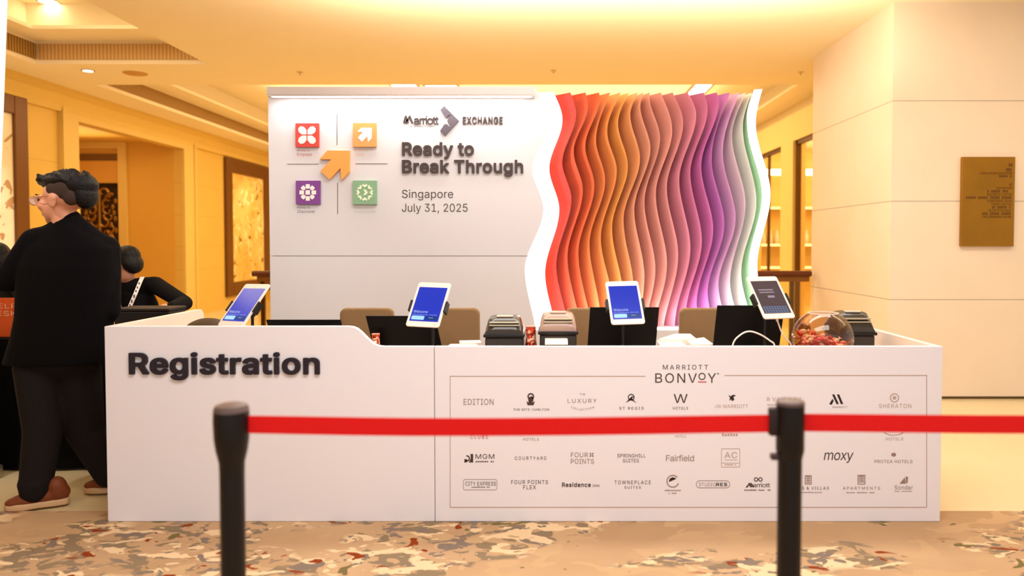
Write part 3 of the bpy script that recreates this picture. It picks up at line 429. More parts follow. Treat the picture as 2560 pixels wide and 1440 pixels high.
def glyph(ch, bold):
    k = (ch, bold > .014 and ch in HEAVY)
    if k in _GL: return _GL[k]
    adv, cs = (HEAVY if k[1] else GLYPHS)[ch]
    big = max(cs, key=lambda c: abs(_area(c))); sg_ = _area(big) > 0
    outs = [c for c in cs if (_area(c) > 0) == sg_]; holes = [c for c in cs if (_area(c) > 0) != sg_]
    vs = []; fs = []
    for o_ in outs:
        grp = [o_] + [h for h in holes if _inside(h[0], o_)]
        cu = bpy.data.curves.new('outline', 'CURVE'); cu.dimensions = '2D'; cu.fill_mode = 'FRONT'
        for c in grp:
            sp = cu.splines.new('POLY'); sp.points.add(len(c) - 1); sp.use_cyclic_u = True
            for i, p in enumerate(c): sp.points[i].co = (p[0], p[1], 0, 1)
        ob = bpy.data.objects.new('outline', cu); C.objects.link(ob)
        dg = bpy.context.evaluated_depsgraph_get(); dg.update()
        me = bpy.data.meshes.new_from_object(ob.evaluated_get(dg))
        n = len(vs); vs += [Vector((v.co.x, v.co.y, outs.index(o_))) for v in me.vertices]; fs += [[i + n for i in p.vertices] for p in me.polygons]
        bpy.data.meshes.remove(me); bpy.data.objects.remove(ob); bpy.data.curves.remove(cu)
    _GL[k] = (adv, vs, fs)
    return _GL[k]
def glyphs(txt, bold, spacing):
    x = 0; vs = []; fs = []
    for ch in txt:
        if ch == ' ': x += .2 * spacing; continue
        adv, v_, f_ = glyph(ch, bold); n = len(vs)
        vs += [Vector((v.x + x, v.y, v.z)) for v in v_]; fs += [[i + n for i in f] for f in f_]
        x += adv + (spacing - 1) * .5
    return vs, fs
def text(mb, txt, box, d, bold=0.0, spacing=1.0, depth=0.0, arc=0.0, front=0.0, shear=0.0):
    """lettering whose ink fills the pixel box (x0,y0,x1,y1) on the plane y=d; depth extrudes towards the camera"""
    vs, fs = glyphs(txt, bold, spacing)
    if not vs: return mb
    x0, x1 = min(v.x for v in vs), max(v.x for v in vs); y0, y1 = min(v.y for v in vs), max(v.y for v in vs)
    a = P(box[0], box[3], d); b = P(box[2], box[1], d)
    def mp(v, dy):
        u = (v.x - x0) / (x1 - x0); t = (v.y - y0) / max(1e-6, y1 - y0)
        x = a.x + (b.x - a.x) * u + shear * (b.z - a.z) * t; z = a.z + (b.z - a.z) * t - arc * (1 - (2 * u - 1) ** 2)
        return (x, d - front - dy - v.z * .0004, z)
    mb.add([mp(v, depth) for v in vs], fs)
    if depth > 0.002:
        n = len(vs); cnt = {}
        for f in fs:
            for i in range(len(f)):
                e = (f[i], f[(i + 1) % len(f)]); cnt[e] = 1
        side = []
        for (i, j) in cnt:
            if (j, i) not in cnt: side.append((i, j))
        base = [mp(v, depth) for v in vs] + [mp(v, 0) for v in vs]
        mb.add(base, [[i, j, j + n, i + n] for i, j in side])
    return mb
def polypx(mb, pts, d, depth=0.0015, front=0.0):
    q = [P(x, y, d) for x, y in pts]
    return mb.prism([(p.x, p.z) for p in q], d - front - depth, d - front, 'y')
def rectpx(mb, x0, y0, x1, y1, d, depth=0.0015, front=0.0):
    return polypx(mb, [(x0, y0), (x1, y0), (x1, y1), (x0, y1)], d, depth, front)
def ringpx(mb, cx, cy, r0, r1, d, depth=0.0015, a0=0, a1=360, front=0.0, n=20, sy=1.0):
    for i in range(n):
        t0 = math.radians(a0 + (a1 - a0) * i / n); t1 = math.radians(a0 + (a1 - a0) * (i + 1) / n)
        pts = [(cx + r * math.cos(t), cy + sy * r * math.sin(t)) for r, t in ((r0, t0), (r1, t0), (r1, t1), (r0, t1))]
        polypx(mb, pts, d, depth, front)
    return mb
def rrect(x0, y0, x1, y1, r, n=5):
    out = []
    for cx, cy, a in ((x1 - r, y1 - r, 0), (x0 + r, y1 - r, 90), (x0 + r, y0 + r, 180), (x1 - r, y0 + r, 270)):
        for i in range(n + 1):
            t = math.radians(a + 90 * i / n); out.append((cx + r * math.cos(t), cy + r * math.sin(t)))
    return out
def pchip(pts):
    xs = [p[1] for p in pts]; ys = [p[0] for p in pts]; n = len(xs)
    h = [xs[i + 1] - xs[i] for i in range(n - 1)]; dl = [(ys[i + 1] - ys[i]) / h[i] for i in range(n - 1)]
    m = [0] * n
    for i in range(1, n - 1):
        if dl[i - 1] * dl[i] > 0:
            w1 = 2 * h[i] + h[i - 1]; w2 = h[i] + 2 * h[i - 1]
            m[i] = (w1 + w2) / (w1 / dl[i - 1] + w2 / dl[i])
    m[0] = 1.4 * dl[0]; m[-1] = 0.6 * dl[-1]
    def f(x):
        x = min(max(x, xs[0]), xs[-1]); i = 0
        while i < n - 2 and x > xs[i + 1]: i += 1
        t = (x - xs[i]) / h[i]
        return ((2 * t ** 3 - 3 * t * t + 1) * ys[i] + (t ** 3 - 2 * t * t + t) * h[i] * m[i] + (-2 * t ** 3 + 3 * t * t) * ys[i + 1] + (t ** 3 - t * t) * h[i] * m[i + 1])
    return f

# ------------------------------------------------------------------ setting
cream = mat('ceiling_paint', (246, 230, 196), 0.75, noise=0.02, nscale=3)
yellow = (238, 196, 118)
DP = PZ(2228, 997, 0).y                       # pillar front plane
ZC = P(2230, 5, DP).z                         # ceiling height
XP = P(2228, 500, DP).x                       # pillar corner
DPB = PX(2030, 500, XP).y                     # pillar rear end
XL = -6.95
XR = PZ(2025, 262, ZC).x                      # right wall
YEND = 22.0
struct(MB().box(-9.6, 10, -2.5, YEND, -0.1, 0).build('floor', mat('marble_floor', (226, 205, 158), 0.22, spec=0.5, noise=0.04, nscale=2)))
DCAR = PZ(2450, 1283, 0).y
carpet = blotch_mat('carpet', ((174, 140, 103), (192, 158, 120)), [
    ((190, 156, 116), 4.2, 0.56, 1.0, None),
    ((136, 116, 90), 8.0, 0.55, 2.2, (1.5, 1.5, 0.47)),
    ((222, 192, 150), 8.0, 0.555, 5.7, (1.5, 1.5, 0.47)),
    ((128, 112, 98), 9.0, 0.59, 8.4, (1.5, 1.5, 0.47)),
    ((136, 58, 20), 7.2, 0.635, 11.3, (1.5, 1.5, 0.47)),
    ((116, 102, 62), 7.0, 0.67, 14.6, None)], stretch=(0.75, 1.15, 1))
tag(MB().box(-6.9, 9.9, -2.4, DCAR, 0.0, 0.012).build('carpet', carpet), 'beige carpet with rust, cream and grey blotches in front of white counter', 'carpet')

# ceiling with two coffers
c1 = (-6.2, -4.14, 3.0, PZ(520, 160, ZC).y)
c2 = (-6.2, 4.3, PZ(560, 212, ZC).y, 21.0)
mb = MB()
mb.box(-9.6, c1[0], -2.5, YEND, ZC, ZC + 0.05)
mb.box(c1[0], c1[1], -2.5, c1[2], ZC, ZC + 0.05)
mb.box(c1[0], c1[1], c1[3], c2[2], ZC, ZC + 0.05)
mb.box(c1[1], 10, -2.5, c2[2], ZC, ZC + 0.05)
mb.box(c2[1], 10, c2[2], YEND, ZC, ZC + 0.05)
mb.box(c2[0], c2[1], c2[3], YEND, ZC, ZC + 0.05)
Z1, Z2 = ZC + 0.27, ZC + 0.62
for (x0, x1, y0, y1), (ax, bx, ay, by) in ((c1, (0.32, 0.0, 0.3, 0.53)), (c2, (0.36, 0.5, 0.6, 0.6))):
    mb.box(x0 - .04, x0, y0 - .04, y1 + .04, ZC + .05, Z1); mb.box(x1, x1 + .04, y0 - .04, y1 + .04, ZC + .05, Z1)
    mb.box(x0, x1, y0 - .04, y0, ZC + .05, Z1); mb.box(x0, x1, y1, y1 + .04, ZC + .05, Z1)
    X0, X1, Y0, Y1 = x0 + ax, x1 - bx, y0 + ay, y1 - by
    mb.box(x0 - .04, X0, y0 - .04, y1 + .04, Z1, Z1 + .04); mb.box(X1, x1 + .04, y0 - .04, y1 + .04, Z1, Z1 + .04)
    mb.box(X0, X1, y0 - .04, Y0, Z1, Z1 + .04); mb.box(X0, X1, Y1, y1 + .04, Z1, Z1 + .04)
    mb.box(X0 - .2, X1 + .2, Y0 - .2, Y1 + .2, Z2, Z2 + .04)
    mb.box(X0 - .24, X0 - .2, Y0 - .2, Y1 + .2, Z1 + .04, Z2); mb.box(X1 + .2, X1 + .24, Y0 - .2, Y1 + .2, Z1 + .04, Z2)
    mb.box(X0 - .2, X1 + .2, Y0 - .24, Y0 - .2, Z1 + .04, Z2); mb.box(X0 - .2, X1 + .2, Y1 + .2, Y1 + .24, Z1 + .04, Z2)
struct(mb.build('ceiling', cream))

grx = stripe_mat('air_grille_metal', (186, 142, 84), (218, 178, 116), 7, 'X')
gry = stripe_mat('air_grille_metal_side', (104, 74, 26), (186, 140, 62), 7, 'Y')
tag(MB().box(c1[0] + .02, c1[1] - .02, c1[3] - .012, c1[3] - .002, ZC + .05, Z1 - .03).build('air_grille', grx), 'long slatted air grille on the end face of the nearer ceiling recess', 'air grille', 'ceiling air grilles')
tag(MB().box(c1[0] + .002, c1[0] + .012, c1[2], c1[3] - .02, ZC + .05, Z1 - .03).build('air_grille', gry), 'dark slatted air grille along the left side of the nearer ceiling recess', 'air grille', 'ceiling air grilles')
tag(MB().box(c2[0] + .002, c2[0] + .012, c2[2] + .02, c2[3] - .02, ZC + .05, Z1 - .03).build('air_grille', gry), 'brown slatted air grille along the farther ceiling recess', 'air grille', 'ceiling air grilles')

lampglow = mat('lamp_glow', (255, 250, 235), emit=(255, 240, 205), es=14)
steel = mat('brushed_steel', (190, 180, 165), 0.3, 0.9)
def downlight(p, r, label):
    t = thing('downlight', label, 'ceiling light', p, 'recessed ceiling downlights')
    MB().lathe([(r * .78, -.004), (r, -.004), (r, .004), (r * .78, .012)], p, 28, True).build('trim_ring', steel, t, smooth=True)
    MB().lathe([(0.001, -.002), (r * .76, -.002), (r * .76, .004), (0.001, .004)], p, 28).build('lamp_lens', lampglow, t)
    return t
downlight(PZ(220, 176, ZC) - Vector((0, 0, .006)), .075, 'small lit recessed downlight beside the round ceiling speaker')
pd = PZ(120, 3, Z2); downlight(pd - Vector((0, 0, .006)), .12, 'bright recessed downlight inside the ceiling recess above the standing man')
ps = PZ(338, 183, ZC)
t = thing('ceiling_speaker', 'round tan speaker grille flush in the ceiling right of the small downlight', 'speaker', ps)
MB().lathe([(0.001, -.012), (.13, -.012), (.145, -.004), (.145, 0), (0.001, 0)], ps, 32).build('speaker_grille', mat('speaker_cloth', (206, 158, 92), 0.8, bump=.3, nscale=200), t, smooth=True)
for px, py, lb in ((750, 180, 'above the left part of the white sign wall'), (1384, 176, 'above the start of the wavy slats'), (2002, 180, 'near the stone pillar')):
    p = PZ(px, py, ZC)
    t = thing('sprinkler', 'tiny white ceiling sprinkler ' + lb, 'sprinkler', p, 'ceiling sprinklers')
    MB().lathe([(.001, -.008), (.035, -.008), (.04, 0), (.001, 0)], p, 20).build('escutcheon', mat('sprinkler_white', (226, 190, 140), .5), t, smooth=True)
    MB().lathe([(.001, -.035), (.014, -.035), (.014, -.03), (.006, -.03), (.006, -.008), (.001, -.008)], p, 14).build('sprinkler_head', steel, t, smooth=True)
panel_em = mat('skylight_panel', (255, 252, 240), emit=(255, 250, 236), es=6)
def sky_panel(px0, px1, pya, pyb, label):
    a = PZ(px0, pya, Z2); b = PZ(px1, pya, Z2); f = PZ(px0, pyb, Z2)
    x0, x1 = sorted((a.x, b.x)); y0, y1 = sorted((a.y, f.y))
    t = thing('ceiling_light_panel', label, 'ceiling light', (x0, y0, Z2), 'ceiling light panels in the far recess')
    MB().box(x0, x1, y0, y1 + .8, Z2 - .02, Z2 - .005).build('diffuser', panel_em, t)
    m = MB()
    for q in ((x0 - .04, x0, y0 - .04, y1 + .84), (x1, x1 + .04, y0 - .04, y1 + .84), (x0, x1, y0 - .04, y0), (x0, x1, y1 + .8, y1 + .84)):
        m.box(q[0], q[1], q[2], q[3], Z2 - .03, Z2 - .004)
    m.build('light_frame', mat('brass_trim', (170, 118, 44), .4, .6), t)
sky_panel(1742, 1783, 206, 231, 'white light panel seen over the purple slats')
sky_panel(975, 1036, 206, 214, 'white light panel seen just over the middle of the sign wall')
sky_panel(1062, 1140, 210, 216, 'white light panel seen over the right part of the sign wall')

# left wall with doorway
wallm = stone_mat('left_wall_stone', (222, 184, 90), [0.9, 1.35, 1.95, 2.55], jw=.006, jcol=.8)
trimc = mat('casing_stone', (226, 192, 106), .5, noise=.03, nscale=4)
YA = PX(190, 400, XL).y; YB = PX(455, 450, XL).y
ZLN = PX(455, 372, XL).z
mb = MB()
mb.box(XL - .15, XL, -2.5, YA, 0, ZC); mb.box(XL - .15, XL, YB, YEND, 0, ZC); mb.box(XL - .15, XL, YA, YB, ZLN, ZC)
struct(mb.build('wall_left', wallm))
mb = MB()
mb.prism([(XL, ZC - .30), (XL + .05, ZC - .30), (XL + .07, ZC - .22), (XL + .16, ZC - .10), (XL + .24, ZC - .07), (XL + .24, ZC), (XL, ZC)], 3.0, YEND, 'y')
struct(mb.build('trim_1', trimc))
mb = MB()
tw = YB * 0.06
mb.box(XL, XL + .05, YA - .30, YA, 0, ZLN + .22); mb.box(XL, XL + .05, YB, YB + .37, 0, ZLN + .22); mb.box(XL, XL + .05, YA, YB, ZLN, ZLN + .22)
mb.box(XL, XL + .075, YA - .38, YA - .3, 0, ZLN + .22); mb.box(XL, XL + .075, YB + .37, YB + .45, 0, ZLN + .22); mb.box(XL, XL + .075, YA - .38, YB + .45, ZLN + .22, ZLN + .3)
struct(mb.build('trim_2', trimc))
mb = MB()
mb.box(-9.5, XL - .15, YB, YB + .1, 0, ZC); mb.box(-9.6, -9.5, YA - .3, YB + .1, 0, ZC); mb.box(-9.5, XL - .15, YA - .4, YA - .3, 0, ZC); mb.box(-9.5, XL - .15, YA - .3, YB, ZLN + .12, ZLN + .17)
struct(mb.build('wall_alcove', mat('alcove_plaster', (220, 170, 70), .6)))
area('alcove_ceiling_fill', (-8.2, (YA + YB) / 2, ZLN - .1), (1.2, 1.6), 7, WARM, (PI, 0, 0))  # unseen fill lamp added so the alcove ceiling reads bright
area('alcove_lamp', (-8.2, (YA + YB) / 2, ZLN + .08), (1.4, 1.6), 11, WARM)
# carved door in the alcove
DY = YB - .005
dl, dr = P(185, 500, DY).x, P(300, 500, DY).x
dtop = P(250, 372, DY).z
door = bpy.data.objects.new('door_1', None); C.objects.link(door); door.location = (dl, DY, 0); ORG['door_1'] = Vector((dl, DY, 0)); struct(door)
mb = MB(); w_ = P(320, 500, DY).x
mb.box(dr, w_, DY - .06, DY, 0, dtop); mb.box(dl - .2, w_, DY - .06, DY, dtop, dtop + .12); mb.box(dl - .2, dl, DY - .06, DY, 0, dtop)
mb.build('door_frame', trimc, door)
mb = MB(); z1 = P(250, 400, DY).z; z2 = P(250, 385, DY).z; z3 = P(250, 458, DY).z
MB().box(dl, dr, DY - .035, DY, z1, z2).build('transom_band', mat('door_wood_dark', (120, 84, 30), .6), door)  # plain dark brown band across the head of the door
MB().box(dl, dr, DY - .03, DY, z3, z1 - .02).build('transom_panel', mat('door_wood_light', (214, 158, 66), .5), door)
mb = MB(); mb.box(dl, dr, DY - .03, DY, 0, z3)
mb.build('door_leaf', mat('door_bronze', (50, 34, 12), .45, .3), door)
gold = mat('gilt_metal', (150, 108, 44), .35, .7)
mb = MB(); gx = P(253, 530, DY).x; gz = P(250, 530, DY).z; rg = random.Random(4)
for k in range(9):
    for sgn in (-1, 1):
        a0 = k * .7; cz = gz + .36 - .11 * k; cx_ = gx + sgn * (.07 + .12 * abs(math.sin(k * 1.3))); pts = []
        for i in range(10):
            q = a0 + i / 9 * 4.6; rr = .105 * (1 - i / 12); pts.append((cx_ + sgn * rr * math.cos(q), DY - .042, cz + rr * math.sin(q)))
        mb.tube(pts, [.030 - .0024 * i for i in range(10)], 6)
        mb.ell((cx_ + sgn * .11, DY - .042, cz - .05), (.035, .014, .055), seg=10, rings=6)
mb.tube([(gx, DY - .042, gz - .6), (gx, DY - .042, gz + .42)], .03, 6)
mb.build('carved_ornament', gold, door, smooth=True)
MB().box(dl, dr, DY - .04, DY - .03, P(250, 470, DY).z, z3).build('door_rail', mat('door_rail_dark', (24, 14, 8), .3), door)
# framed pictures on the left wall
paint = blotch_mat('painting_gold', ((226, 176, 78), (246, 212, 130)), [((150, 108, 40), 5, .62, 4.0, None), ((250, 226, 160), 3, .58, 7.5, None), ((120, 84, 34), 8, .68, 9.5, None)], rough=.5)
paint2 = blotch_mat('painting_marble', ((232, 214, 176), (250, 238, 214)), [((190, 150, 110), 3, .60, 4.6, None), ((216, 160, 120), 6, .66, 2.5, None)], rough=.5)
fr_m = mat('picture_frame_wood', (112, 70, 22), .4, .2)
def picture(y0, y1, z0, z1, fw, pm, label):
    t = thing('framed_picture', label, 'picture', (XL, (y0 + y1) / 2, z0), 'framed artworks on the left wall')
    m = MB(); X0, X1 = XL + .002, XL + .07
    m.box(X0, X1, y0, y0 + fw, z0, z1); m.box(X0, X1, y1 - fw, y1, z0, z1); m.box(X0, X1, y0 + fw, y1 - fw, z0, z0 + fw); m.box(X0, X1, y0 + fw, y1 - fw, z1 - fw, z1)
    m.build('frame', fr_m, t, bevel=.012)
    MB().box(X0, X0 + .03, y0 + fw - .01, y1 - fw + .01, z0 + fw - .01, z1 - fw + .01).build('painting', pm, t)
pa = PX(558, 392, XL); pb = PX(666, 415, XL); pc = PX(565, 742, XL)
picture(pa.y, pb.y, pc.z, pa.z, .3, paint, 'tall dark framed gold painting on the wall left of the white sign wall')
p1 = PX(56, 247, XL)
picture(p1.y - 2.3, p1.y, .5, p1.z, .24, paint2, 'dark framed pale picture at the far left edge behind the standing man')
spot('picture_light_1', (XL + 1.3, (pa.y + pb.y) / 2, ZC - .05), (XL, (pa.y + pb.y) / 2, 1.7), 45, MID, 60)
spot('picture_light_2', (XL + 1.3, p1.y - 1.2, ZC - .05), (XL, p1.y - 1.2, 1.7), 70, NEUT, 60)

# pillar and right wall
J = [P(2228, 252, DP).z, P(2228, 503, DP).z, P(2228, 749, DP).z]
struct(MB().box(XP, 10, DP, DPB, 0, ZC).build('pillar', stone_mat('pillar_stone', (242, 223, 198), J, jw=.005, jcol=.6)), 'pale stone clad pillar with horizontal joints')
struct(MB().box(XP - .004, 10, DP - .006, DP, 0, .022).build('pillar_foot_joint_shade', mat('base_joint_shade', (92, 70, 36), .7)))  # thin strip: floor joint with its shadow line put into the dark colour
wr = mat('right_wall_stone', (238, 204, 124), .55, noise=.03, nscale=2)
w0, w1 = PX(1985, 400, XR).y, PX(1955, 400, XR).y       # column between the two openings
wa, wb = PX(2046, 400, XR).y, PX(1880, 400, XR).y
ZH = PX(2025, 335, XR).z
mb = MB()
mb.box(XR, XR + .2, DPB, wa, 0, ZC); mb.box(XR, XR + .2, wa, wb, ZH, ZC); mb.box(XR - .02, XR + .2, w0, w1, 0, ZH + .0); mb.box(XR, XR + .2, wb, YEND, 0, ZC)
struct(mb.build('wall_right', wr))
struct(MB().box(-9.6, 10, YEND, YEND + .1, 0, ZC + 1).build('wall_back', mat('back_wall_plaster', (236, 194, 118), .6)))
bronze = mat('window_bronze', (96, 66, 22), .4, .5)
pane = glass_mat('window_glass', (255, 250, 235))
for n_, (ya, yb) in enumerate(((wa, w0), (w1, wb))):
    wn = bpy.data.objects.new('window_%d' % (n_ + 1), None); C.objects.link(wn); wn.location = (XR, ya, 0); ORG[wn.name] = Vector((XR, ya, 0)); struct(wn)
    m = MB(); a = .07
    m.box(XR + .03, XR + .1, ya, ya + a, 0, ZH); m.box(XR + .03, XR + .1, yb - a, yb, 0, ZH); m.box(XR + .03, XR + .1, ya, yb, ZH - a, ZH); m.box(XR + .03, XR + .1, ya, yb, 0, .1)
    if n_: m.box(XR + .04, XR + .09, (ya + yb) / 2 - .02, (ya + yb) / 2 + .02, .1, ZH - a)
    m.build('window_frame', bronze, wn)
    MB().box(XR + .06, XR + .068, ya + a, yb - a, .1, ZH - a).build('window_pane', pane, wn)
# shop room behind the windows
mb = MB(); X1 = XR + 2.6
mb.box(X1, X1 + .1, DPB, 17, 0, ZC); mb.box(XR + .2, X1, 17, 17.1, 0, ZC); mb.box(XR + .2, X1, DPB, DPB + .1, 0, ZC)
struct(mb.build('wall_shop', mat('shop_plaster', (236, 204, 120), .6)))
area('shop_lamp', (XR + 1.4, 13, ZC - .1), (1.6, 4.4), 170, WARM)
shelfm = mat('shop_shelf_wood', (150, 96, 40), .5)
YS = 16.98
for i, (py, lb) in enumerate(((520, 'upper'), (612, 'middle'), (668, 'lower'))):
    z = P(1935, py, YS - .3).z
    t = thing('display_shelf', lb + ' lit shelf inside the glazed shop beside the wavy slats', 'shelf', ((XR + X1) / 2, YS - .2, z), 'shelves inside the shop')
    MB().box(XR + .22, X1 - .02, YS - .4, YS, z - .04, z).build('shelf_board', shelfm, t)
    MB().box(XR + .22, X1 - .02, YS - .42, YS - .4, z - .03, z + .02).build('shelf_light', mat('shelf_glow', (255, 235, 190), emit=(255, 226, 160), es=1.6), t)
zz = P(1935, 432, YS - .6).z
tag(MB().box(XR + .3, X1 - .1, YS - .8, YS - .65, zz - .06, zz + .06).build('linear_light', mat('shop_light_glow', (255, 250, 240), emit=(255, 246, 226), es=5)), 'bright white light bar inside the glazed shop', 'light')
porc = mat('white_porcelain', (240, 226, 214), .3)
z = P(1935, 612, YS - .3).z
for k, px in enumerate((1908, 1925, 1942, 2000, 2016)):
    x = P(px, 600, YS - .2).x; b_ = MB()
    b_.lathe([(.001, 0), (.04, 0), (.058, .10), (.05, .22), (.024, .29), (.032, .34), (.001, .34)], (x, YS - .2, z), 16)
    tag(b_.build('vase', porc, smooth=True), 'pale vase on the middle shelf inside the glazed shop', 'vase', 'vases in the shop')

# balustrade behind the sign wall
DR = DPB - .12
rz0, rz1 = P(1990, 691, DR).z, P(1990, 677, DR).z
rx0, rx1 = P(634, 690, DR).x, P(2032, 690, DR).x - .03
t = thing('balustrade', 'dark wooden handrail on glass balustrade behind the sign wall', 'railing', ((rx0 + rx1) / 2, DR, 0))
MB().prism(rrect(DR - .06, rz0, DR + .06, rz1, .03), rx0, rx1, 'x').build('handrail', mat('rail_wood', (96, 44, 14), .35), t, smooth=True)
MB().box(rx0 + .05, rx1 - .02, DR - .03, DR + .03, rz0 - .06, rz0).build('under_rail', mat('rail_wood_dark', (120, 74, 20), .5), t)
MB().box(rx0 + .05, rx1, DR - .006, DR + .006, .05, rz0 - .06).build('glass_panel', glass_mat('rail_glass', (250, 244, 220)), t)
for px in (655, 1981):
    x = P(px, 700, DR).x
    MB().box(x - .022, x + .022, DR + .01, DR + .05, 0, rz0).build('baluster', bronze, t)

# ------------------------------------------------------------------ sign wall (backdrop)
DB = 5.9
white = mat('sign_white', (212, 209, 212), .55)
bd = thing('sign_wall', 'freestanding white event sign wall with wavy rainbow slats behind the counter', 'backdrop', (P(1290, 600, DB).x, DB, 0))
B = [
 [(1337, 219), (1372.5, 307), (1330.4, 422), (1358.7, 522), (1312, 675), (1338, 822)],
 [(1383, 230), (1406, 300), (1373, 421), (1398, 524), (1362.5, 683), (1388, 822)],
 [(1425.6, 230), (1440, 285), (1405.6, 407), (1428.5, 497), (1390.6, 662), (1422, 822)],
 [(1463.7, 230), (1470, 265), (1434, 378), (1457, 475), (1418.7, 642), (1452, 822)],
 [(1497.5, 229), (1499.4, 245), (1463, 366), (1486, 463), (1446, 631), (1479, 822)],
 [(1527, 229), (1490, 351), (1513, 450), (1473.7, 610), (1501, 800), (1501, 822)],
 [(1553.7, 229), (1518, 329), (1542, 427), (1502, 594), (1530, 757), (1525, 822)],
 [(1574, 229), (1545, 309), (1569.7, 414), (1530, 570), (1558, 743), (1549, 822)],
 [(1595, 231), (1575.6, 287), (1600, 396), (1558.7, 549), (1584, 722), (1572, 822)],
 [(1609.4, 232), (1600.6, 265), (1626, 371), (1585.6, 524), (1611, 690), (1598, 822)],
 [(1624.4, 232), (1624, 242), (1650, 344), (1611, 505), (1638.5, 674), (1611, 822)],
 [(1652.5, 233), (1680.6, 325), (1639.4, 486), (1667.5, 660), (1634, 822)],
 [(1682, 233), (1708, 307), (1667, 470), (1695.6, 637), (1658, 822)],
 [(1720, 232), (1740.6, 287), (1698, 450), (1726, 620), (1687, 815), (1687, 822)],
 [(1759, 231), (1769, 272), (1725.6, 432), (1754.7, 602), (1715, 785), (1717, 822)],
 [(1792, 230), (1797, 254), (1753, 415), (1783, 574), (1741.5, 758), (1749, 822)],
 [(1826, 229), (1779, 399), (1811, 560), (1769, 731), (1785, 822)],
 [(1849, 230), (1807, 382), (1839, 546), (1796, 713), (1818, 822)],
 [(1866, 230), (1830, 341), (1864, 511), (1825, 705), (1850, 822)],
 [(1880, 230), (1857, 319), (1891, 505), (1853, 681), (1882, 822)],
 [(1887, 229), (1868, 298), (1908.5, 497), (1874, 660), (1903, 822)],
 [(1906, 230), (1889, 314), (1926, 489), (1893, 662), (1922, 822)]]
BF = [pchip(b) for b in B]
YR = [231 + (821 - 231) * i / 84 for i in range(85)]
ZR = [P(1500, y, DB + .19).z for y in YR]
ZTOP, ZBOT = ZR[0], ZR[-1]
# flat printed panel with wavy right edge
zt = P(1337, 219, DB).z; zseam = P(900, 640, DB).z
def wavy_panel(z0, z1):
    pts = [(P(672, 400, DB).x, z0), (P(672, 400, DB).x, z1)]
    n = 60
    col = []
    for i in range(n + 1):
        z = z1 + (z0 - z1) * i / n
        # invert row for this height on the plane DB
        k = (z - H) / DB
        v = (k * math.cos(PITCH) + math.sin(PITCH)) / (math.cos(PITCH) - k * math.sin(PITCH))
        py = CY - v * F
        col.append((P(BF[0](py), py, DB).x, z))
    return pts + col
up = wavy_panel(zseam + .0025, zt); lo = wavy_panel(0.0, zseam - .0025)
pn = MB().prism(up, DB, DB + .05, 'y').build('sign_panel', white, bd)
MB().prism(lo, DB, DB + .05, 'y').build('sign_panel', white, bd)
MB().box(P(680, 600, DB).x, P(1321, 600, DB).x, DB + .004, DB + .04, zseam - .0025, zseam + .0025).build('panel_joint', mat('joint_grey', (120, 106, 100), .8), bd)
# header
hz0, hz1 = P(1000, 236.5, DB - .16).z, P(1000, 216.5, DB - .16).z
hx0, hx1 = P(667, 225, DB - .16).x, P(1335, 225, DB - .16).x
hd = MB().box(hx0, hx1, DB - .16, DB, hz0, hz1).box(hx0, hx1, DB - .16, DB - .145, hz0 - .012, hz0).build('header', mat('header_white', (206, 196, 193), .55), bd, bevel=.003)
led = mat('led_white', (255, 255, 255), emit=(255, 250, 246), es=16)
MB().box(hx0 + .02, hx1 - .02, DB - .135, DB - .09, hz0 - .008, hz0 - .001).build('led_strip', led, hd)
area('header_led_light', ((hx0 + hx1) / 2, DB - .09, hz0 - .012), (hx1 - hx0 - .1, .04), 2.8, (1, .96, .93), (math.radians(-18), 0, 0))
# slats
cols = [0, 0] + [(204, 58, 50), (212, 94, 63), (212, 101, 61), (212, 122, 68), (214, 134, 72), (214, 146, 73), (210, 142, 89), (211, 147, 118), (206, 141, 124), (205, 140, 127), (201, 134, 132), (196, 123, 139), (190, 110, 144), (185, 100, 155), (177, 104, 170), (190, 140, 178), (199, 177, 185), (197, 196, 185), (176, 222, 176)]
def slat(k, d0, d1, m, name='wave_slat', th=.012, lo=1.0):
    n = len(YR); vs = []; fs = []
    for i in range(n):
        xr = P(BF[k](YR[i]), YR[i], d0).x; xl = P(BF[k - 1](YR[i]), YR[i], d1).x - (0 if k == 21 else .045 if k > 1 else .06)
        z = ZR[i]
        vs += [(xr, d0, z), (xl, d1, z), (xl, d1 + th, z), (xr, d0 + th, z)]
    for i in range(n - 1):
        a, b = i * 4, i * 4 + 4
        for j in range(4):
            fs.append([a + j, a + (j + 1) % 4, b + (j + 1) % 4, b + j])
    fs.append([0, 1, 2, 3]); fs.append([4 * n - 1, 4 * n - 2, 4 * n - 3, 4 * n - 4])
    return MB().add(vs, fs).build(name, m, bd, smooth=True)
glow = mat('backlit_acrylic', (255, 246, 246), .5, emit=(255, 246, 246), es=1.1)
slat(1, DB + .18, DB + .215, glow, 'light_border')
for k in range(2, 21):
    s_ = slat(k, DB + .19, DB + .37, mat('slat_paint_%d' % k, cols[k], .42, spec=.5))
slat(21, DB + .06, DB + .08, glow, 'light_border')
eg = MB()
eg.tube([(P(BF[0](y), y, DB + .065).x - .02, DB + .065, P(1400, y, DB + .065).z) for y in YR[2:-2:2]], .006, 6)
eg.build('edge_led_strip', mat('led_edge', (255, 240, 240), emit=(255, 236, 236), es=24), bd)
eg = MB()
eg.tube([(P(BF[21](y), y, DB + .02).x - .05, DB + .055, P(1400, y, DB + .07).z) for y in YR[2:-2:2]], .004, 6)
eg.build('edge_led_strip', mat('led_edge_green', (246, 255, 246), emit=(246, 255, 246), es=26), bd)
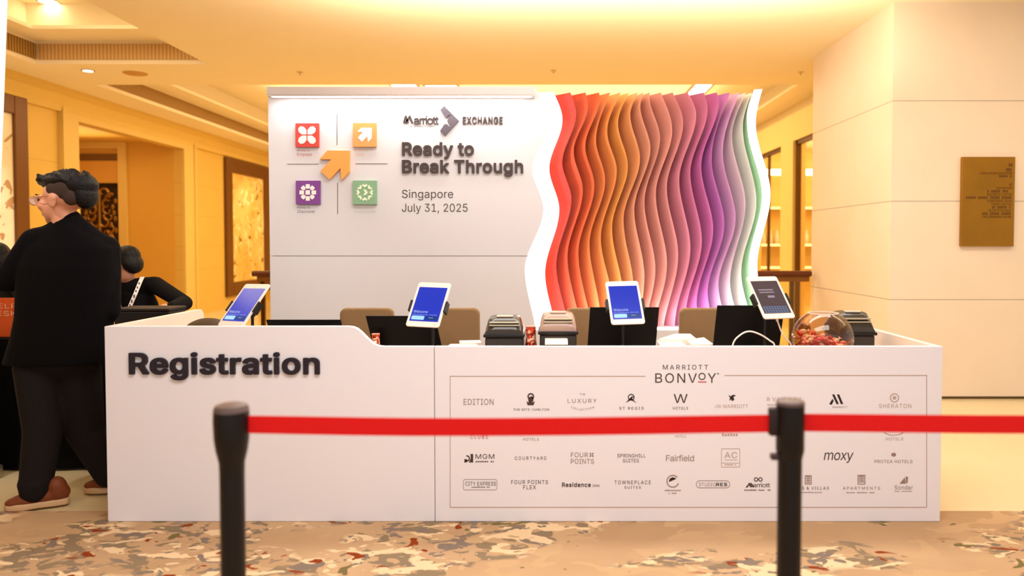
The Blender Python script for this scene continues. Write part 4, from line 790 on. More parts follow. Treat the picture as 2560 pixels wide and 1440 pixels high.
# backing board, plinth, base LED
MB().box(P(1345, 600, DB + .27).x, P(1880, 600, DB + .27).x, DB + .40, DB + .42, ZBOT, ZTOP - .02).build('backing_board', white, bd)
px0, px1 = P(1330, 820, DB).x, P(1925, 820, DB).x
zl = P(1670, 826, DB - .06).z
pl = MB().box(px0, px1, DB - .04, DB + .44, 0, zl).build('plinth', white, bd, bevel=.004)
MB().box(px0 + .12, px1 - .03, DB + .02, DB + .05, zl, zl + .012).build('led_strip', led, pl)
area('plinth_led_light', ((px0 + px1) / 2, DB + .035, zl + .02), (px1 - px0 - .2, .03), 9, (1, .92, 1), (PI - math.radians(25), 0, 0))
# raised marks on the panel
dark = mat('sign_charcoal', (70, 58, 54), .5)
dark2 = mat('sign_print', (84, 70, 66), .6)
text(text(MB(), 'Ready to', (1006, 356, 1185, 398), DB, .023, .97, .018), 'Break Through', (1006, 400, 1308, 442), DB, .023, .97, .018).build('raised_lettering', dark, bd)
text(text(MB(), 'Singapore', (1005, 474, 1133, 501), DB, .0, 1, .002), 'July 31, 2025', (1005, 509, 1169, 535), DB, .0, 1, .002).build('printed_lettering', dark2, bd)
z4 = lambda x, y: (660 + x / 3.6, 200 + y / 3.6)
lg = MB()
text(lg, 'arriott', (1035, 290, 1097, 311), DB, .012, .86, .01)
for q in ([(1250, 378), (1262, 392), (1285, 385), (1300, 365), (1290, 350), (1278, 368)], [(1267, 325), (1284, 322), (1305, 386), (1288, 390)], [(1303, 325), (1319, 322), (1344, 386), (1327, 390)], [(1303, 326), (1308, 342), (1299, 364), (1295, 350)], [(1268, 328), (1273, 344), (1262, 380), (1255, 382)]):
    polypx(lg, [z4(*p) for p in q], DB, .01)
text(lg, 'INTERNATIONAL', (1022, 314, 1087, 318.5), DB, .0, 1.15, .002)
text(lg, 'EXCHANGE', (1157, 292, 1257, 311), DB, .018, 1.06, .012)
lg.build('logo_lettering', dark, bd)
polypx(MB(), [z4(*p) for p in [(1590, 272), (1625, 238), (1756, 370), (1632, 503), (1588, 460), (1625, 402), (1648, 400), (1665, 420), (1682, 422), (1652, 370), (1682, 318), (1662, 320), (1640, 345)]], DB, .02).build('chevron_emblem', mat('emblem_grey', (92, 84, 92), .45), bd)
ARR = [(580, 638), (777, 640), (777, 830), (707, 905), (697, 795), (598, 898), (518, 822), (615, 718), (512, 715)]
polypx(MB(), [z4(*p) for p in ARR], DB, .03).build('arrow_emblem', mat('arrow_orange', (240, 160, 80), .5), bd)
for q in ((842.0, 284, 843.2, 363), (843.5, 457, 844.8, 535), (718, 409.6, 797, 410.8), (889, 408.8, 969, 410)):
    rectpx(MB(), *q, DB, .002).build('divider_line', dark2, bd)
icw = mat('icon_white', (244, 232, 224), .5)
def icon(px0, py0, px1, py1, rgb, nm, lbl1, lbl2, tcol):
    o = rectpx(MB(), px0, py0, px1, py1, DB, .025).build('icon_tile', mat('tile_' + nm, rgb, .5), bd)
    cx, cy = (px0 + px1) / 2, (py0 + py1) / 2; m = MB(); fr = .025
    def pg(pts): polypx(m, [(cx + x, cy + y) for x, y in pts], DB, .002, fr)
    def rot(pts, a):
        c, s_ = math.cos(a), math.sin(a); return [(x * c - y * s_, x * s_ + y * c) for x, y in pts]
    if nm == 'red':
        for i in range(4):
            pg(rot([(2, 0), (10, -8), (20, -9), (27, -4), (27, 4), (20, 9), (10, 8)], PI / 4 + i * PI / 2))
    elif nm == 'orange':
        pg([((x - 645) * .135, (y - 768) * .135) for x, y in ARR])
    elif nm == 'purple':
        for i in range(8):
            a = i * PI / 4
            if i % 2 == 0: pg(rot([(9.5, -5), (20.5, -5), (20.5, 5), (9.5, 5)], a))
            else: pg(rot([(9, 0), (14, -5.5), (20.5, -4.5), (20.5, 4.5), (14, 5.5)], a))
        pg([(-5.5, -5.5), (5.5, -5.5), (5.5, 5.5), (-5.5, 5.5)])
    else:
        for i in range(8):
            pg(rot([(12, 0), (17, -6.5), (21, -5), (18.5, 0), (21, 5), (17, 6.5)], i * PI / 4))
        pg([(-4, -7), (2, -7), (8, 0), (2, 7), (-4, 7), (1, 0)])
    m.build('icon_symbol', icw if nm != 'green' else mat('icon_pale_green', (226, 236, 206), .5), o)
    tm = mat('tile_text_' + nm, tcol, .6)
    tb = MB()
    text(tb, lbl1, (px0 + 1, py1 + 5, px0 + 33, py1 + 11.5), DB, 0, 1, .001)
    text(tb, lbl2, (px0 + 1.5, py1 + 13.5, px0 + (39 if nm == 'red' else 46 if nm == 'purple' else 26 if nm == 'orange' else 54), py1 + (23 if nm in ('red',) else 21.5)), DB, .006, 1, .001)
    tb.build('tile_caption', tm, bd)
icon(741.3, 309.4, 799, 368.3, (204, 68, 58), 'red', 'Ready to', 'Engage', (206, 120, 104))
icon(884.4, 308.6, 942.5, 367.8, (230, 154, 88), 'orange', 'Ready to', 'Lead', (238, 196, 164))
icon(742.2, 452.3, 802, 511, (124, 66, 140), 'purple', 'Ready to', 'Discover', (120, 100, 116))
icon(884.3, 452, 943.5, 511, (134, 174, 138), 'green', 'Ready to', 'Contribute', (200, 200, 178))

# ------------------------------------------------------------------ registration counter
DD = PZ(1500, 1310, 0).y
dw = mat('counter_white', (234, 232, 237), .5)
de = mat('counter_edge', (240, 222, 204), .55)
X0, XS, X1_ = P(264, 1000, DD).x, P(1086, 1000, DD).x, P(2355, 1000, DD).x
ZHI, ZLO = P(600, 816, DD).z, P(1500, 866, DD).z
TH = .032
desk = thing('registration_counter', 'white registration counter with raised left end and printed hotel logos', 'counter', ((X0 + X1_) / 2, DD, 0))
prof = [(X0, .0125), (XS - .0015, .0125), (XS - .0015, ZLO)]
for px, py in ((960, 866), (945, 864.5), (932, 858), (918, 845), (904, 831), (893, 821.5), (882, 817), (868, 815.5)):
    q = P(px, py, DD); prof.append((q.x, q.z))
prof.append((X0, ZHI))
fl = MB().prism(prof, DD, DD + TH, 'y').build('front_panel', dw, desk, bevel=.003)
frp = MB().box(XS + .0015, X1_, DD, DD + TH, .0125, ZLO).build('front_panel', dw, desk, bevel=.003)
YBK = DD + 1.0
sl = [(DD + TH, .0125), (DD + TH, ZHI)]
for i in range(7):
    a = PI / 2 - i / 6 * PI / 2; sl.append((YBK - .05 + .05 * math.cos(a), ZHI - .05 + .05 * math.sin(a)))
sl.append((YBK, .0125))
MB().prism(sl, X0, X0 + TH, 'x').build('side_panel', de, desk, bevel=.003)
MB().box(X1_ - TH, X1_, DD + TH, DD + .95, .0125, ZLO).build('side_panel', de, desk, bevel=.003)
WZ = .75
MB().box(X0 + TH + .001, X1_ - TH - .001, DD + TH + .001, DD + .72, WZ - .035, WZ).build('worktop', mat('worktop_laminate', (206, 180, 150), .5), desk, bevel=.003)
text(MB(), 'Registration', (326, 880, 800, 950), DD, .024, .97, .014).build('raised_lettering', mat('letter_black', (38, 30, 40), .45), desk)
# printed frame and logos
pm = mat('logo_print', (74, 56, 52), .6); pl_ = mat('logo_print_light', (150, 126, 116), .6); pf = mat('logo_print_faint', (186, 162, 150), .6); pr = mat('logo_print_red', (200, 74, 90), .6)
fm = MB()
for q in ((1125, 939.5, 1614, 941.5), (1811, 937.5, 2317, 939.5), (1125, 1267, 2316, 1269), (1124.5, 940, 1126.3, 1268), (2315.5, 938, 2317.3, 1268)):
    rectpx(fm, *q, DD, .0012)
fm.build('printed_frame', pf, frp)
def logo(m, *ops):
    mb = MB()
    for o in ops: o(mb)
    return mb.build('printed_logo', m, frp)
T = lambda s, *b, bold=0.0, sp=1.05, arc=0.0, sh=0.0: (lambda mb: text(mb, s, b, DD, bold, sp, .0012, arc, 0, sh))
Rr = lambda *q: (lambda mb: rectpx(mb, *q, DD, .0012))
Pp = lambda *pts: (lambda mb: polypx(mb, pts, DD, .0012))
Ri = lambda cx, cy, r0, r1, a0=0, a1=360, sy=1.0: (lambda mb: ringpx(mb, cx, cy, r0, r1, DD, .0012, a0, a1, sy=sy))
def Out(x0, y0, x1, y1, r, w=1.2):
    def f(mb):
        o = rrect(x0, y0, x1, y1, r); i_ = rrect(x0 + w, y0 + w, x1 - w, y1 - w, max(.5, r - w)); n = len(o)
        for k in range(n):
            polypx(mb, [o[k], o[(k + 1) % n], i_[(k + 1) % n], i_[k]], DD, .0012)
    return f
def Sm(x0, y0, x1, y1, n):
    """line of print too small to read"""
    def f(mb):
        r = random.Random(int(x0 * 7 + y0)); st = (x1 - x0) / n
        for k in range(n):
            if r.random() < .12: continue
            rectpx(mb, x0 + k * st, y0 + r.random() * (y1 - y0) * .3, x0 + k * st + st * .68, y1, DD, .0012)
    return f
logo(pm, T('MARRIOTT', 1657, 912, 1770, 924, bold=-.004, sp=1.3), T('BONV', 1638, 933, 1742, 957, bold=.0, sp=1.15), Ri(1755, 941, 6.5, 9), T('Y', 1769, 933, 1790, 957), Ri(1795, 934, .8, 2))
logo(pr, Rr(1745, 953.5, 1766, 956))
logo(pl_, T('EDITION', 1159, 997, 1234, 1012, bold=-.012))
logo(pm, Ri(1327, 991, 5, 8.5, 150, 420), Pp((1320, 994), (1330, 990), (1334, 996), (1333, 1004), (1321, 1004)), Pp((1316, 1003), (1321, 1006), (1326.5, 1002), (1332, 1006), (1337, 1003), (1334, 1013), (1319, 1013)), T('THE RITZ-CARLTON', 1283, 1021, 1373, 1026.5))
logo(pl_, T('THE', 1449, 983, 1463, 988), T('LUXURY', 1419, 997, 1492, 1007, bold=.005, sp=1.2), T('COLLECTION', 1428, 1015, 1485, 1020, arc=.012, sp=1.2))
logo(pm, Ri(1578, 993, 6, 8.5), Pp((1564, 1007), (1572, 998), (1580, 990), (1584, 992), (1574, 1002)), Pp((1591, 1007), (1584, 1000), (1577, 994), (1575, 997), (1583, 1003)), (lambda mb: mb))
logo(pm, T('ST REGIS', 1548, 1017, 1609, 1024, sp=1.3))
logo(pm, T('W', 1684, 985, 1719, 1007, bold=.012))
logo(pm, T('HOTELS', 1682, 1017, 1720, 1024, sp=1.2))
logo(mat('logo_black', (46, 34, 34), .6), Pp((1821, 987), (1827, 991), (1831, 987), (1840, 988), (1833, 993), (1836, 999), (1830, 1003), (1828, 998), (1823, 1002), (1825, 995)))
logo(pf, T('JW MARRIOTT', 1786, 1011, 1870, 1020))
logo(pf, T('BVLGARI', 1917, 993, 2003, 1002, sp=1.35), Sm(1918, 1010, 1990, 1013, 14))
logo(MATS['logo_black'], Pp((2080, 986), (2086, 986), (2097, 1010), (2091, 1010)), Pp((2092, 986), (2098, 986), (2108, 1010), (2102, 1010)), Pp((2073, 1010), (2079, 1012), (2084, 1002), (2081, 997)))
logo(pl_, T('MARRIOTT', 2081, 1015.5, 2119, 1020))
logo(pf, Ri(2236, 994.5, 9, 11.5), Ri(2236, 994.5, 1, 4.5), T('SHERATON', 2197, 1009.5, 2278, 1020, sp=1.15))
logo(pr, T('CLUBS', 1176, 1087, 1220, 1097, sp=1.3))
logo(pl_, T('HOTELS', 1308, 1094.5, 1347, 1101.5, sp=1.2))
logo(pf, T('HOTELS', 1688, 1087.5, 1715, 1094))
logo(pf, Sm(1805, 1083, 1846, 1090, 6))
logo(pf, Ri(2234, 1076, 24, 28, 25, 155, .45), T('HOTELS', 2214, 1093.5, 2258, 1101, sp=1.1))
logo(pm, Ri(1167, 1146, 5, 8, -100, 120), Pp((1176, 1135), (1183, 1135), (1183, 1156), (1172, 1156), (1177, 1146)), Pp((1161, 1147), (1169, 1149), (1166, 1156), (1161, 1156)), T('MGM', 1189, 1135, 1236, 1147, bold=.004), Sm(1189, 1152, 1236, 1155.5, 10))
logo(pm, T('COURTYARD', 1287, 1141, 1366, 1149.5, sp=1.3))
logo(pl_, T('FOUR', 1427, 1131, 1470, 1143, bold=-.005), T('POINTS', 1427, 1147, 1485, 1159.5, bold=-.005))
logo(pm, *[Pp(*[(1479 + x * math.cos(a) - y * math.sin(a), 1137 + x * math.sin(a) + y * math.cos(a)) for x, y in ((1, 0), (4, -1.7), (7, 0), (4, 1.7))]) for a in (PI / 4, 3 * PI / 4, 5 * PI / 4, 7 * PI / 4)])
logo(pm, T('SPRINGHILL', 1543, 1134.5, 1614, 1143.5), T('SUITES', 1557, 1147, 1597, 1156))
logo(pl_, T('Fairfield', 1665, 1137, 1735, 1153, bold=.004, sp=.95))
logo(pf, Out(1803, 1121, 1850, 1168, 2), T('AC', 1811, 1130, 1843, 1145, bold=-.01), Rr(1811, 1149, 1843, 1150), Rr(1804, 1157, 1849, 1158), Sm(1812, 1160, 1841, 1163, 8))
logo(pm, T('moxy', 2058, 1131, 2130, 1157, bold=-.012, sp=.95, sh=.15))
logo(pl_, Ri(2234, 1136.5, .5, 6, sy=.8), T('PROTEA HOTELS', 2186, 1149.5, 2281, 1157.5))
logo(pl_, Out(1158, 1198, 1243, 1225, 5, 1))
logo(pm, T('CITY EXPRESS', 1163, 1204, 1240, 1214), Sm(1179, 1216.5, 1225, 1219, 12))
logo(pm, T('FOUR POINTS', 1278, 1200, 1370, 1210, bold=.008, sp=1.15), T('FLEX', 1308, 1213, 1340, 1223, bold=.008, sp=1.15))
logo(pm, T('Residence', 1405, 1206, 1477, 1217.5, bold=.015), T('INN', 1481, 1211, 1498, 1217))
logo(pm, T('TOWNEPLACE', 1536, 1201, 1627, 1210.5, bold=.004, sp=1.25), T('SUITES', 1561, 1215, 1602, 1221.5, sp=1.25))
logo(pl_, Ri(1682, 1203, 13.5, 16, 20, 320), Sm(1662, 1224, 1703, 1227.5, 9), Sm(1671, 1231.5, 1692, 1234.5, 5))
logo(MATS['logo_black'], Pp((1672, 1205), (1674, 1197), (1681, 1193), (1689, 1195), (1690, 1197)))
logo(pl_, Out(1740, 1201, 1825, 1220, 9, 1.3), T('STUDIO', 1747, 1206.5, 1789, 1215.5, bold=-.01))
logo(pm, T('RES', 1790, 1206.5, 1818, 1215.5, bold=.015))
logo(pm, Ri(1890, 1198.5, 3.2, 5.4), Ri(1901, 1198.5, 3.2, 5.4), T('arriott', 1882, 1207, 1925, 1218, bold=.008, sp=.9), Pp((1870, 1208), (1874, 1207), (1881, 1218), (1876, 1218)), Pp((1875, 1208), (1878, 1207), (1886, 1217), (1882, 1218)), Pp((1864, 1218), (1868, 1219), (1873, 1213), (1870, 1211)), Sm(1861, 1223.5, 1931, 1226.5, 18))
def em(x0, y0, x1, y1):
    return [Out(x0, y0, x1, y1, 1, 2)] + [Rr(x0 + 3.5, y0 + 3 + 4.4 * k, x1 - 3.5, y0 + 5.5 + 4.4 * k) for k in range(4)]
logo(pl_, *em(2012, 1188, 2029, 1211))
logo(pm, T('HOMES & VILLAS', 1968, 1216.5, 2072, 1224, sp=1.25))
logo(pl_, Sm(1985, 1229.5, 2055, 1232, 16))
logo(pl_, *em(2144, 1187, 2163, 1211), T('APARTMENTS', 2107, 1216.5, 2200, 1224, sp=1.3), Sm(2116, 1230, 2187, 1232.5, 16))
logo(pl_, Pp((2249, 1209), (2262, 1193), (2264, 1209)), Pp((2264, 1191), (2270, 1192), (2269, 1206), (2265, 1209)), T('Sonder', 2236, 1213, 2282, 1224, bold=.004), Sm(2237, 1227, 2280, 1229, 10))

# ------------------------------------------------------------------ things on the counter
blackp = mat('black_plastic', (18, 15, 15), .38, spec=.4)
charc = mat('charcoal_plastic', (52, 44, 38), .42, spec=.4)
tabw = mat('tablet_white', (246, 232, 218), .3)
def tablet(TL, TR, BL, d, label, mode):
    wv = Vector((TR[0] - TL[0], TR[1] - TL[1])); hv = Vector((BL[0] - TL[0], BL[1] - TL[1]))
    k = -(wv.x * hv.x + wv.y * hv.y); r2 = .5
    A = wv.length_squared; Bq = hv.length_squared
    # a*b=k, A+a^2=r2*(Bq+b^2)
    lo, hi = 1.0, 200.0
    for _ in range(60):
        a = (lo + hi) / 2
        if A + a * a - r2 * (Bq + (k / a) ** 2) > 0: hi = a
        else: lo = a
    a = (lo + hi) / 2; b = abs(k) / a
    if b > 75: b = 75
    if b < 30: b = 30
    sa = -a if k > 0 else a
    s = d / F
    Wv = Vector((wv.x * s, sa * s, -wv.y * s)); Hv = Vector((hv.x * s, -b * s, -hv.y * s))
    cpx = ((TR[0] + BL[0]) / 2, (TR[1] + BL[1]) / 2); c = P(cpx[0], cpx[1], d)
    X = Wv.normalized(); Z = (-Hv); Z = (Z - X * Z.dot(X)).normalized(); N = X.cross(Z)     # N points to the back (+y-ish)
    if N.y < 0: N = -N
    M = Matrix(((X.x, N.x, Z.x, c.x), (X.y, N.y, Z.y, c.y), (X.z, N.z, Z.z, c.z), (0, 0, 0, 1)))
    w_, h_ = Wv.length, Hv.length
    base = Vector((c.x + N.x * .05, c.y + .06, WZ))
    t = thing('tablet_stand', label, 'tablet', base, 'check-in tablets on stands along the counter')
    tb = MB().prism(rrect(-w_ / 2, -h_ / 2, w_ / 2, h_ / 2, .014), 0, .008, 'y', M).build('tablet', tabw, t, bevel=.0015)
    sw, sh = w_ * .43, h_ * .385
    if mode == 'blue':
        MB().box(-sw, sw, -.0012, 0, -sh, sh, M).build('screen', SCRB, tb)
        m = MB()
        def lt(s_, x0, z0, x1, z1, mm, bold=0):
            vs, fs = glyphs(s_, bold, 1.0)
            ax, bx = min(v.x for v in vs), max(v.x for v in vs); ay, by = min(v.y for v in vs), max(v.y for v in vs)
            mm.add([M @ Vector((x0 + (x1 - x0) * (v.x - ax) / (bx - ax), -.0018, z0 + (z1 - z0) * (v.y - ay) / (by - ay))) for v in vs], fs)
        lt('Welcome', -sw * .88, -sh * .53, sw * .12, -sh * .38, m, .01)
        lt('Singapore 2025', -sw * .88, -sh * .66, sw * .8, -sh * .60, m)
        lt('Next', sw * .3, -sh * .82, sw * .6, -sh * .76, m)
        m.build('screen_text', SCRW, tb)
        MB().prism(rrect(-sw * .9, -sh * .92, -sw * .02, -sh * .70, .004), -.0018, -.0011, 'y', M).build('screen_button', SCRC, tb)
        MB().prism(rrect(sw * .06, -sh * .92, sw * .9, -sh * .70, .004), -.0015, -.0011, 'y', M).build('screen_button', SCRD, tb)
    else:
        MB().box(-sw, sw, -.0012, 0, -sh, sh, M).build('screen', SCRG, tb)
        m = MB()
        m.box(-sw * .7, sw * .4, -.0018, -.0011, sh * .40, sh * .47, M); m.box(-sw * .7, sw * .4, -.0018, -.0011, sh * .25, sh * .31, M); m.box(-sw * .2, sw * .3, -.0018, -.0011, -.05 * sh, .08 * sh, M)
        m.build('screen_fields', SCRF, tb)
        m = MB()
        for r in range(4):
            for q in range(9):
                m.box(-sw * .9 + q * sw * .2, -sw * .9 + q * sw * .2 + sw * .14, -.0018, -.0011, -sh * .58 - r * sh * .105 - sh * .07, -sh * .58 - r * sh * .105, M)
        m.build('screen_keys', SCRK, tb)
    MB().lathe([(.001, 0), (.004, 0), (.004, .0012), (.001, .0012)], (0, 0, 0), 12, M=M @ Matrix.Translation((w_ * .36 if mode == 'blue' else 0, -.0002, -h_ * .45)) @ Matrix.Rotation(PI / 2, 4, 'X')).build('home_button', mat('button_grey', (214, 196, 184), .4), tb)
    # clamp: two jaws and a back plate
    m = MB()
    for sx in (-1, 1):
        m.box(sx * (w_ / 2 + .006) - .006, sx * (w_ / 2 + .006) + .006, -.006, .03, -.045, .02, M)
    m.box(-w_ / 2 - .006, w_ / 2 + .006, .016, .03, -.03, .01, M); m.box(-.03, .03, .012, .03, -.05, .05, M)
    m.build('clamp', blackp, t, bevel=.003)
    j = M @ Vector((0, .03, -.01)); e = Vector((base.x, base.y, WZ + .012))
    mid = Vector((e.x, e.y, j.z - .03))
    MB().tube([e, e.lerp(mid, .5), mid], .008, 12).build('pole', blackp, t, smooth=True)
    MB().tube([mid, mid.lerp(j, .5), j], [.012, .014, .012], 12).ell(mid, .017).build('joint', blackp, t, smooth=True)
    MB().lathe([(.001, 0), (.075, 0), (.075, .007), (.06, .012), (.001, .012)], base, 28).build('base', blackp, t, smooth=True)
    return c
def emat(name, rgb, es, rough=.15):
    return mat(name, tuple(v * .4 for v in rgb), rough, emit=rgb, es=es)
SCRB = emat('screen_blue', (30, 58, 205), .62); SCRW = emat('screen_text_white', (200, 216, 255), .6); SCRC = emat('screen_cyan', (170, 222, 255), .75); SCRD = emat('screen_navy', (14, 66, 150), .5)
SCRG = emat('screen_grey', (92, 76, 80), .55, .08); SCRF = emat('screen_field', (150, 138, 150), .8); SCRK = emat('screen_key', (96, 116, 150), .8)
tablet((590, 712.5), (672, 710.8), (548, 812), DD + .16, 'white tablet with blue welcome screen at the raised left end of the counter', 'blue')
tablet((1039.4, 707.4), (1126, 709), (1017, 812), DD + .16, 'white tablet with blue welcome screen in front of the first open black laptop, centre left', 'blue')
tablet((1514.5, 705.3), (1599.5, 703.8), (1525.7, 807.6), DD + .16, 'white tablet with blue welcome screen in front of the rainbow slats', 'blue')
tablet((1870, 692.7), (1956, 692.7), (1897, 791.9), DD + .16, 'white tablet with grey keyboard screen beside the glass bowl', 'grey')

def laptop(TL, TR, BL, BR, d, label):
    a, b, c_, e = (P(q[0], q[1], d) for q in (TL, TR, BL, BR))
    # lid leans with its top towards the camera; hinge down on the worktop
    cx = (c_.x + e.x) / 2; wid = ((b - a).length + (e - c_).length) / 2
    yaw = 0.0
    t = thing('laptop', label, 'laptop', (cx, d + .1, WZ), 'open black laptops on the counter')
    hz = WZ + .016; yb = d + .05
    top = (a.z + b.z) / 2
    dx = ((a.x + b.x) - (c_.x + e.x)) / 2 * (top - hz) / max(.01, (top - (c_.z + e.z) / 2))
    vs = [];
    hw = wid / 2
    for (x, y, z) in ((cx - hw, yb, hz), (cx + hw, yb, hz), (cx + hw + dx, d - .02, top), (cx - hw + dx, d - .02, top)):
        vs.append((x, y, z))
    vs += [(x, y + .008, z + .001) for x, y, z in vs]
    lid = MB().add(vs, [(0, 1, 2, 3), (7, 6, 5, 4), (0, 4, 5, 1), (1, 5, 6, 2), (2, 6, 7, 3), (3, 7, 4, 0)]).build('laptop_lid', mat('laptop_black', (7, 5, 5), .4, spec=.2), t, bevel=.0025)
    kb = MB().box(cx - hw, cx + hw, yb + .006, yb + .25, WZ, WZ + .016).build('laptop_base', blackp, t, bevel=.004)
    m = MB()
    for r in range(5):
        for q in range(12):
            m.box(cx - hw + .02 + q * (wid - .04) / 12, cx - hw + .02 + (q + .82) * (wid - .04) / 12, yb + .03 + r * .021, yb + .047 + r * .021, WZ + .016, WZ + .0175)
    m.build('keyboard', mat('key_black', (30, 28, 28), .6), kb)
    sc = [Vector(v) for v in vs[4:]]
    cc = sum(sc, Vector()) / 4
    MB().add([cc + (v - cc) * .93 + Vector((0, .001, 0)) for v in sc], [(0, 1, 2, 3)]).build('laptop_screen', emat('laptop_glow', (120, 130, 150), .5), lid)
laptop((684, 799), (871, 798), (688, 813), (872, 813), DD + .22, 'black laptop mostly hidden behind the raised end of the counter')
laptop((922, 790), (1097, 788), (937, 864), (1108, 864), DD + .34, 'open black laptop behind the second tablet, in front of the chairs')
laptop((1471, 768), (1646, 767), (1469, 862), (1638, 862), DD + .30, 'open black laptop behind the tablet in front of the rainbow slats')
laptop((1790, 764), (1956, 762), (1782, 862), (1952, 862), DD + .30, 'open black laptop behind the white charging cable')

silver = mat('printer_silver', (186, 176, 152), .3, .5)
def printer(px0, px1, pyt, pyf, d, label, pale, paper):
    """label printer: body, flange, domed lid"""
    a = P(px0, pyt, d); b = P(px1, pyt, d); cx = (a.x + b.x) / 2; wd = b.x - a.x; zt_ = a.z; zf = P(px0, pyf, d).z
    t = thing('label_printer', label, 'printer', (cx, d + .12, WZ), 'label printers on the counter')
    MB().box(cx - wd * .46, cx + wd * .46, d, d + .24, WZ, zf - .008).build('printer_body', charc, t, bevel=.012, segs=3, smooth=True)
    MB().box(cx - wd / 2, cx + wd / 2, d - .012, d + .25, zf - .010, zf + .008).build('flange', blackp, t, bevel=.006, smooth=True)
    n = 14; vs = []; fs = []; hh = zt_ - zf - .006
    secs = []
    for i in range(n + 1):
        q = i / n; y = d + .0 + .24 * q
        hq = hh * min(1, math.sin(min(1, q * 2.2 + .18) * PI / 2)) if q < .6 else hh * math.cos((q - .6) / .4 * 1.1)
        wq = .46
        r = []
        for kx, kz in ((-wq, 0), (-wq * .98, .35), (-wq * .90, .72), (-wq * .78, .93), (-wq * .5, 1), (wq * .5, 1), (wq * .78, .93), (wq * .90, .72), (wq * .98, .35), (wq, 0)):
            r.append((cx + kx * wd, y, zf + .006 + kz * max(.02, hq)))
        secs.append(r)
    m_ = len(secs[0])
    for r in secs: vs += r
    for i in range(n):
        for j in range(m_):
            fs.append([i * m_ + j, i * m_ + (j + 1) % m_, (i + 1) * m_ + (j + 1) % m_, (i + 1) * m_ + j])
    fs.append(list(range(m_))); fs.append([n * m_ + j for j in range(m_)][::-1])
    lid = MB().add(vs, fs).build('printer_lid', mat('lid_smoke_pale', (176, 146, 130), .2) if pale else mat('lid_smoke', (56, 50, 41), .22, spec=.5), t, smooth=True)
    m = MB()
    for kz in (.52, .68):
        z = zf + .006 + kz * hh; m.box(cx - wd * .36, cx + wd * .36, d - .001 + kz * .012, d + .03, z - .005, z + .003)
    m.build('lid_bar', silver, lid, bevel=.002)
    MB().box(cx - wd * .2, cx + wd * .2, d + .06, d + .10, zt_ - .006, zt_ + .003).build('lid_window', mat('lid_window_pale', (224, 206, 184), .2), lid, bevel=.002)
    if paper:
        x0, x1, y0, y1 = paper
        pa_, pb_ = P(x0, y0, d - .02), P(x1, y0, d - .02)
        zlow = max(WZ + .06, ZLO - .02)
        zz_ = P(x0, y0, d).z
        pts = [(d + .01, zz_), (d - .03, zz_ - .006), (DD + TH + .06, ZLO + .025), (DD + TH, ZLO + .004)]
        vs = []; fs = []
        for y, z in pts: vs += [(pa_.x, y, z), (pb_.x, y, z)]
        n0 = len(vs)
        vs += [(x, y, z + .0012) for x, y, z in vs]
        for i in range(len(pts) - 1):
            fs += [[2 * i, 2 * i + 1, 2 * i + 3, 2 * i + 2], [n0 + 2 * i, n0 + 2 * i + 2, n0 + 2 * i + 3, n0 + 2 * i + 1]]
        MB().add(vs, fs).build('label_strip', mat('label_paper', (252, 232, 204), .7), t)
    return t
printer(1208, 1312, 793, 839, DD + .22, 'dark label printer between the taupe chair and the red candy bag', False, None)
printer(1345, 1446, 783, 832, DD + .20, 'label printer with pale lid and blank label feeding over the counter edge', True, (1363, 1418, 845, 862))
printer(2096, 2193, 781, 834, DD + .42, 'dark label printer behind the glass bowl at the right end', False, None)

# papers
pw = mat('paper_white', (250, 234, 220), .7)
def slab(pts, z, th, label, cat, name, m=pw, group=None):
    q = [PZ(x, y, z) for x, y in pts]
    b_ = MB().prism([(p.x, p.y) for p in q], z - th, z, 'z')
    return tag(b_.build(name, m, bevel=.0015), label, cat, group)
slab([(1646, 847), (1688, 834), (1726, 834), (1742, 847)], WZ + .125, .124, 'white box at the back of the paper pile between the two right laptops', 'box', 'paper_box')
slab([(1650, 863), (1642, 851), (1700, 851), (1716, 863)], WZ + .108, .107, 'front white card stack in the paper pile between the two right laptops', 'cards', 'card_stack')
slab([(1728, 861), (1716, 849), (1760, 843), (1784, 860)], WZ + .114, .113, 'right white card stack of the paper pile next to the right laptop', 'cards', 'card_stack')
slab([(1150, 857), (1148, 851), (1200, 850), (1204, 856)], WZ + .105, .104, 'small white box on the counter left of the first label printer', 'box', 'small_box')
slab([(1118, 865), (1126, 859.5), (1190, 859.5), (1196, 865)], WZ + .095, .094, 'low cream tray in front of the small white box', 'tray', 'paper_tray')

# glass bowl of candies
bc = P(2057, 836, DD + .25); RB = .158
bz = RB * .97
bcz = WZ + .008 + bz
bowl = thing('glass_bowl', 'round clear glass bowl holding wrapped red candies at the right end of the counter', 'bowl', (bc.x, bc.y, WZ))
prof = []
ZT = P(2057, 783, DD + .25).z - bcz
amax = math.asin(min(.95, ZT / bz))
for i in range(20): 
    a = -PI / 2 + .25 + (amax + PI / 2 - .25) * i / 19; prof.append((RB * math.cos(a), bz * math.sin(a)))
inner = [((r - .005), z * .985) for r, z in prof][::-1]
full = [(.001, prof[0][1])] + prof + inner + [(.001, inner[-1][1] + .004)]
g = bpy.data.materials.new('clear_glass'); g.use_nodes = True
gb = g.node_tree.nodes['Principled BSDF']; gb.inputs['Transmission Weight'].default_value = 1; gb.inputs['Roughness'].default_value = .01; gb.inputs['IOR'].default_value = 1.3; gb.inputs['Base Color'].default_value = (1, .99, .97, 1)
MB().lathe(full, (bc.x, bc.y, bcz), 48).build('bowl_glass', glass_mat('bowl_clear', (246, 236, 222)), bowl, smooth=True)
rt = prof[-1]
MB().lathe([(rt[0] - .006, rt[1] - .002), (rt[0] + .001, rt[1] - .002), (rt[0] + .001, rt[1] + .004), (rt[0] - .006, rt[1] + .004)], (bc.x, bc.y, bcz), 48, True).build('rim', mat('bowl_rim', (240, 226, 208), .1, spec=.7), bowl, smooth=True)
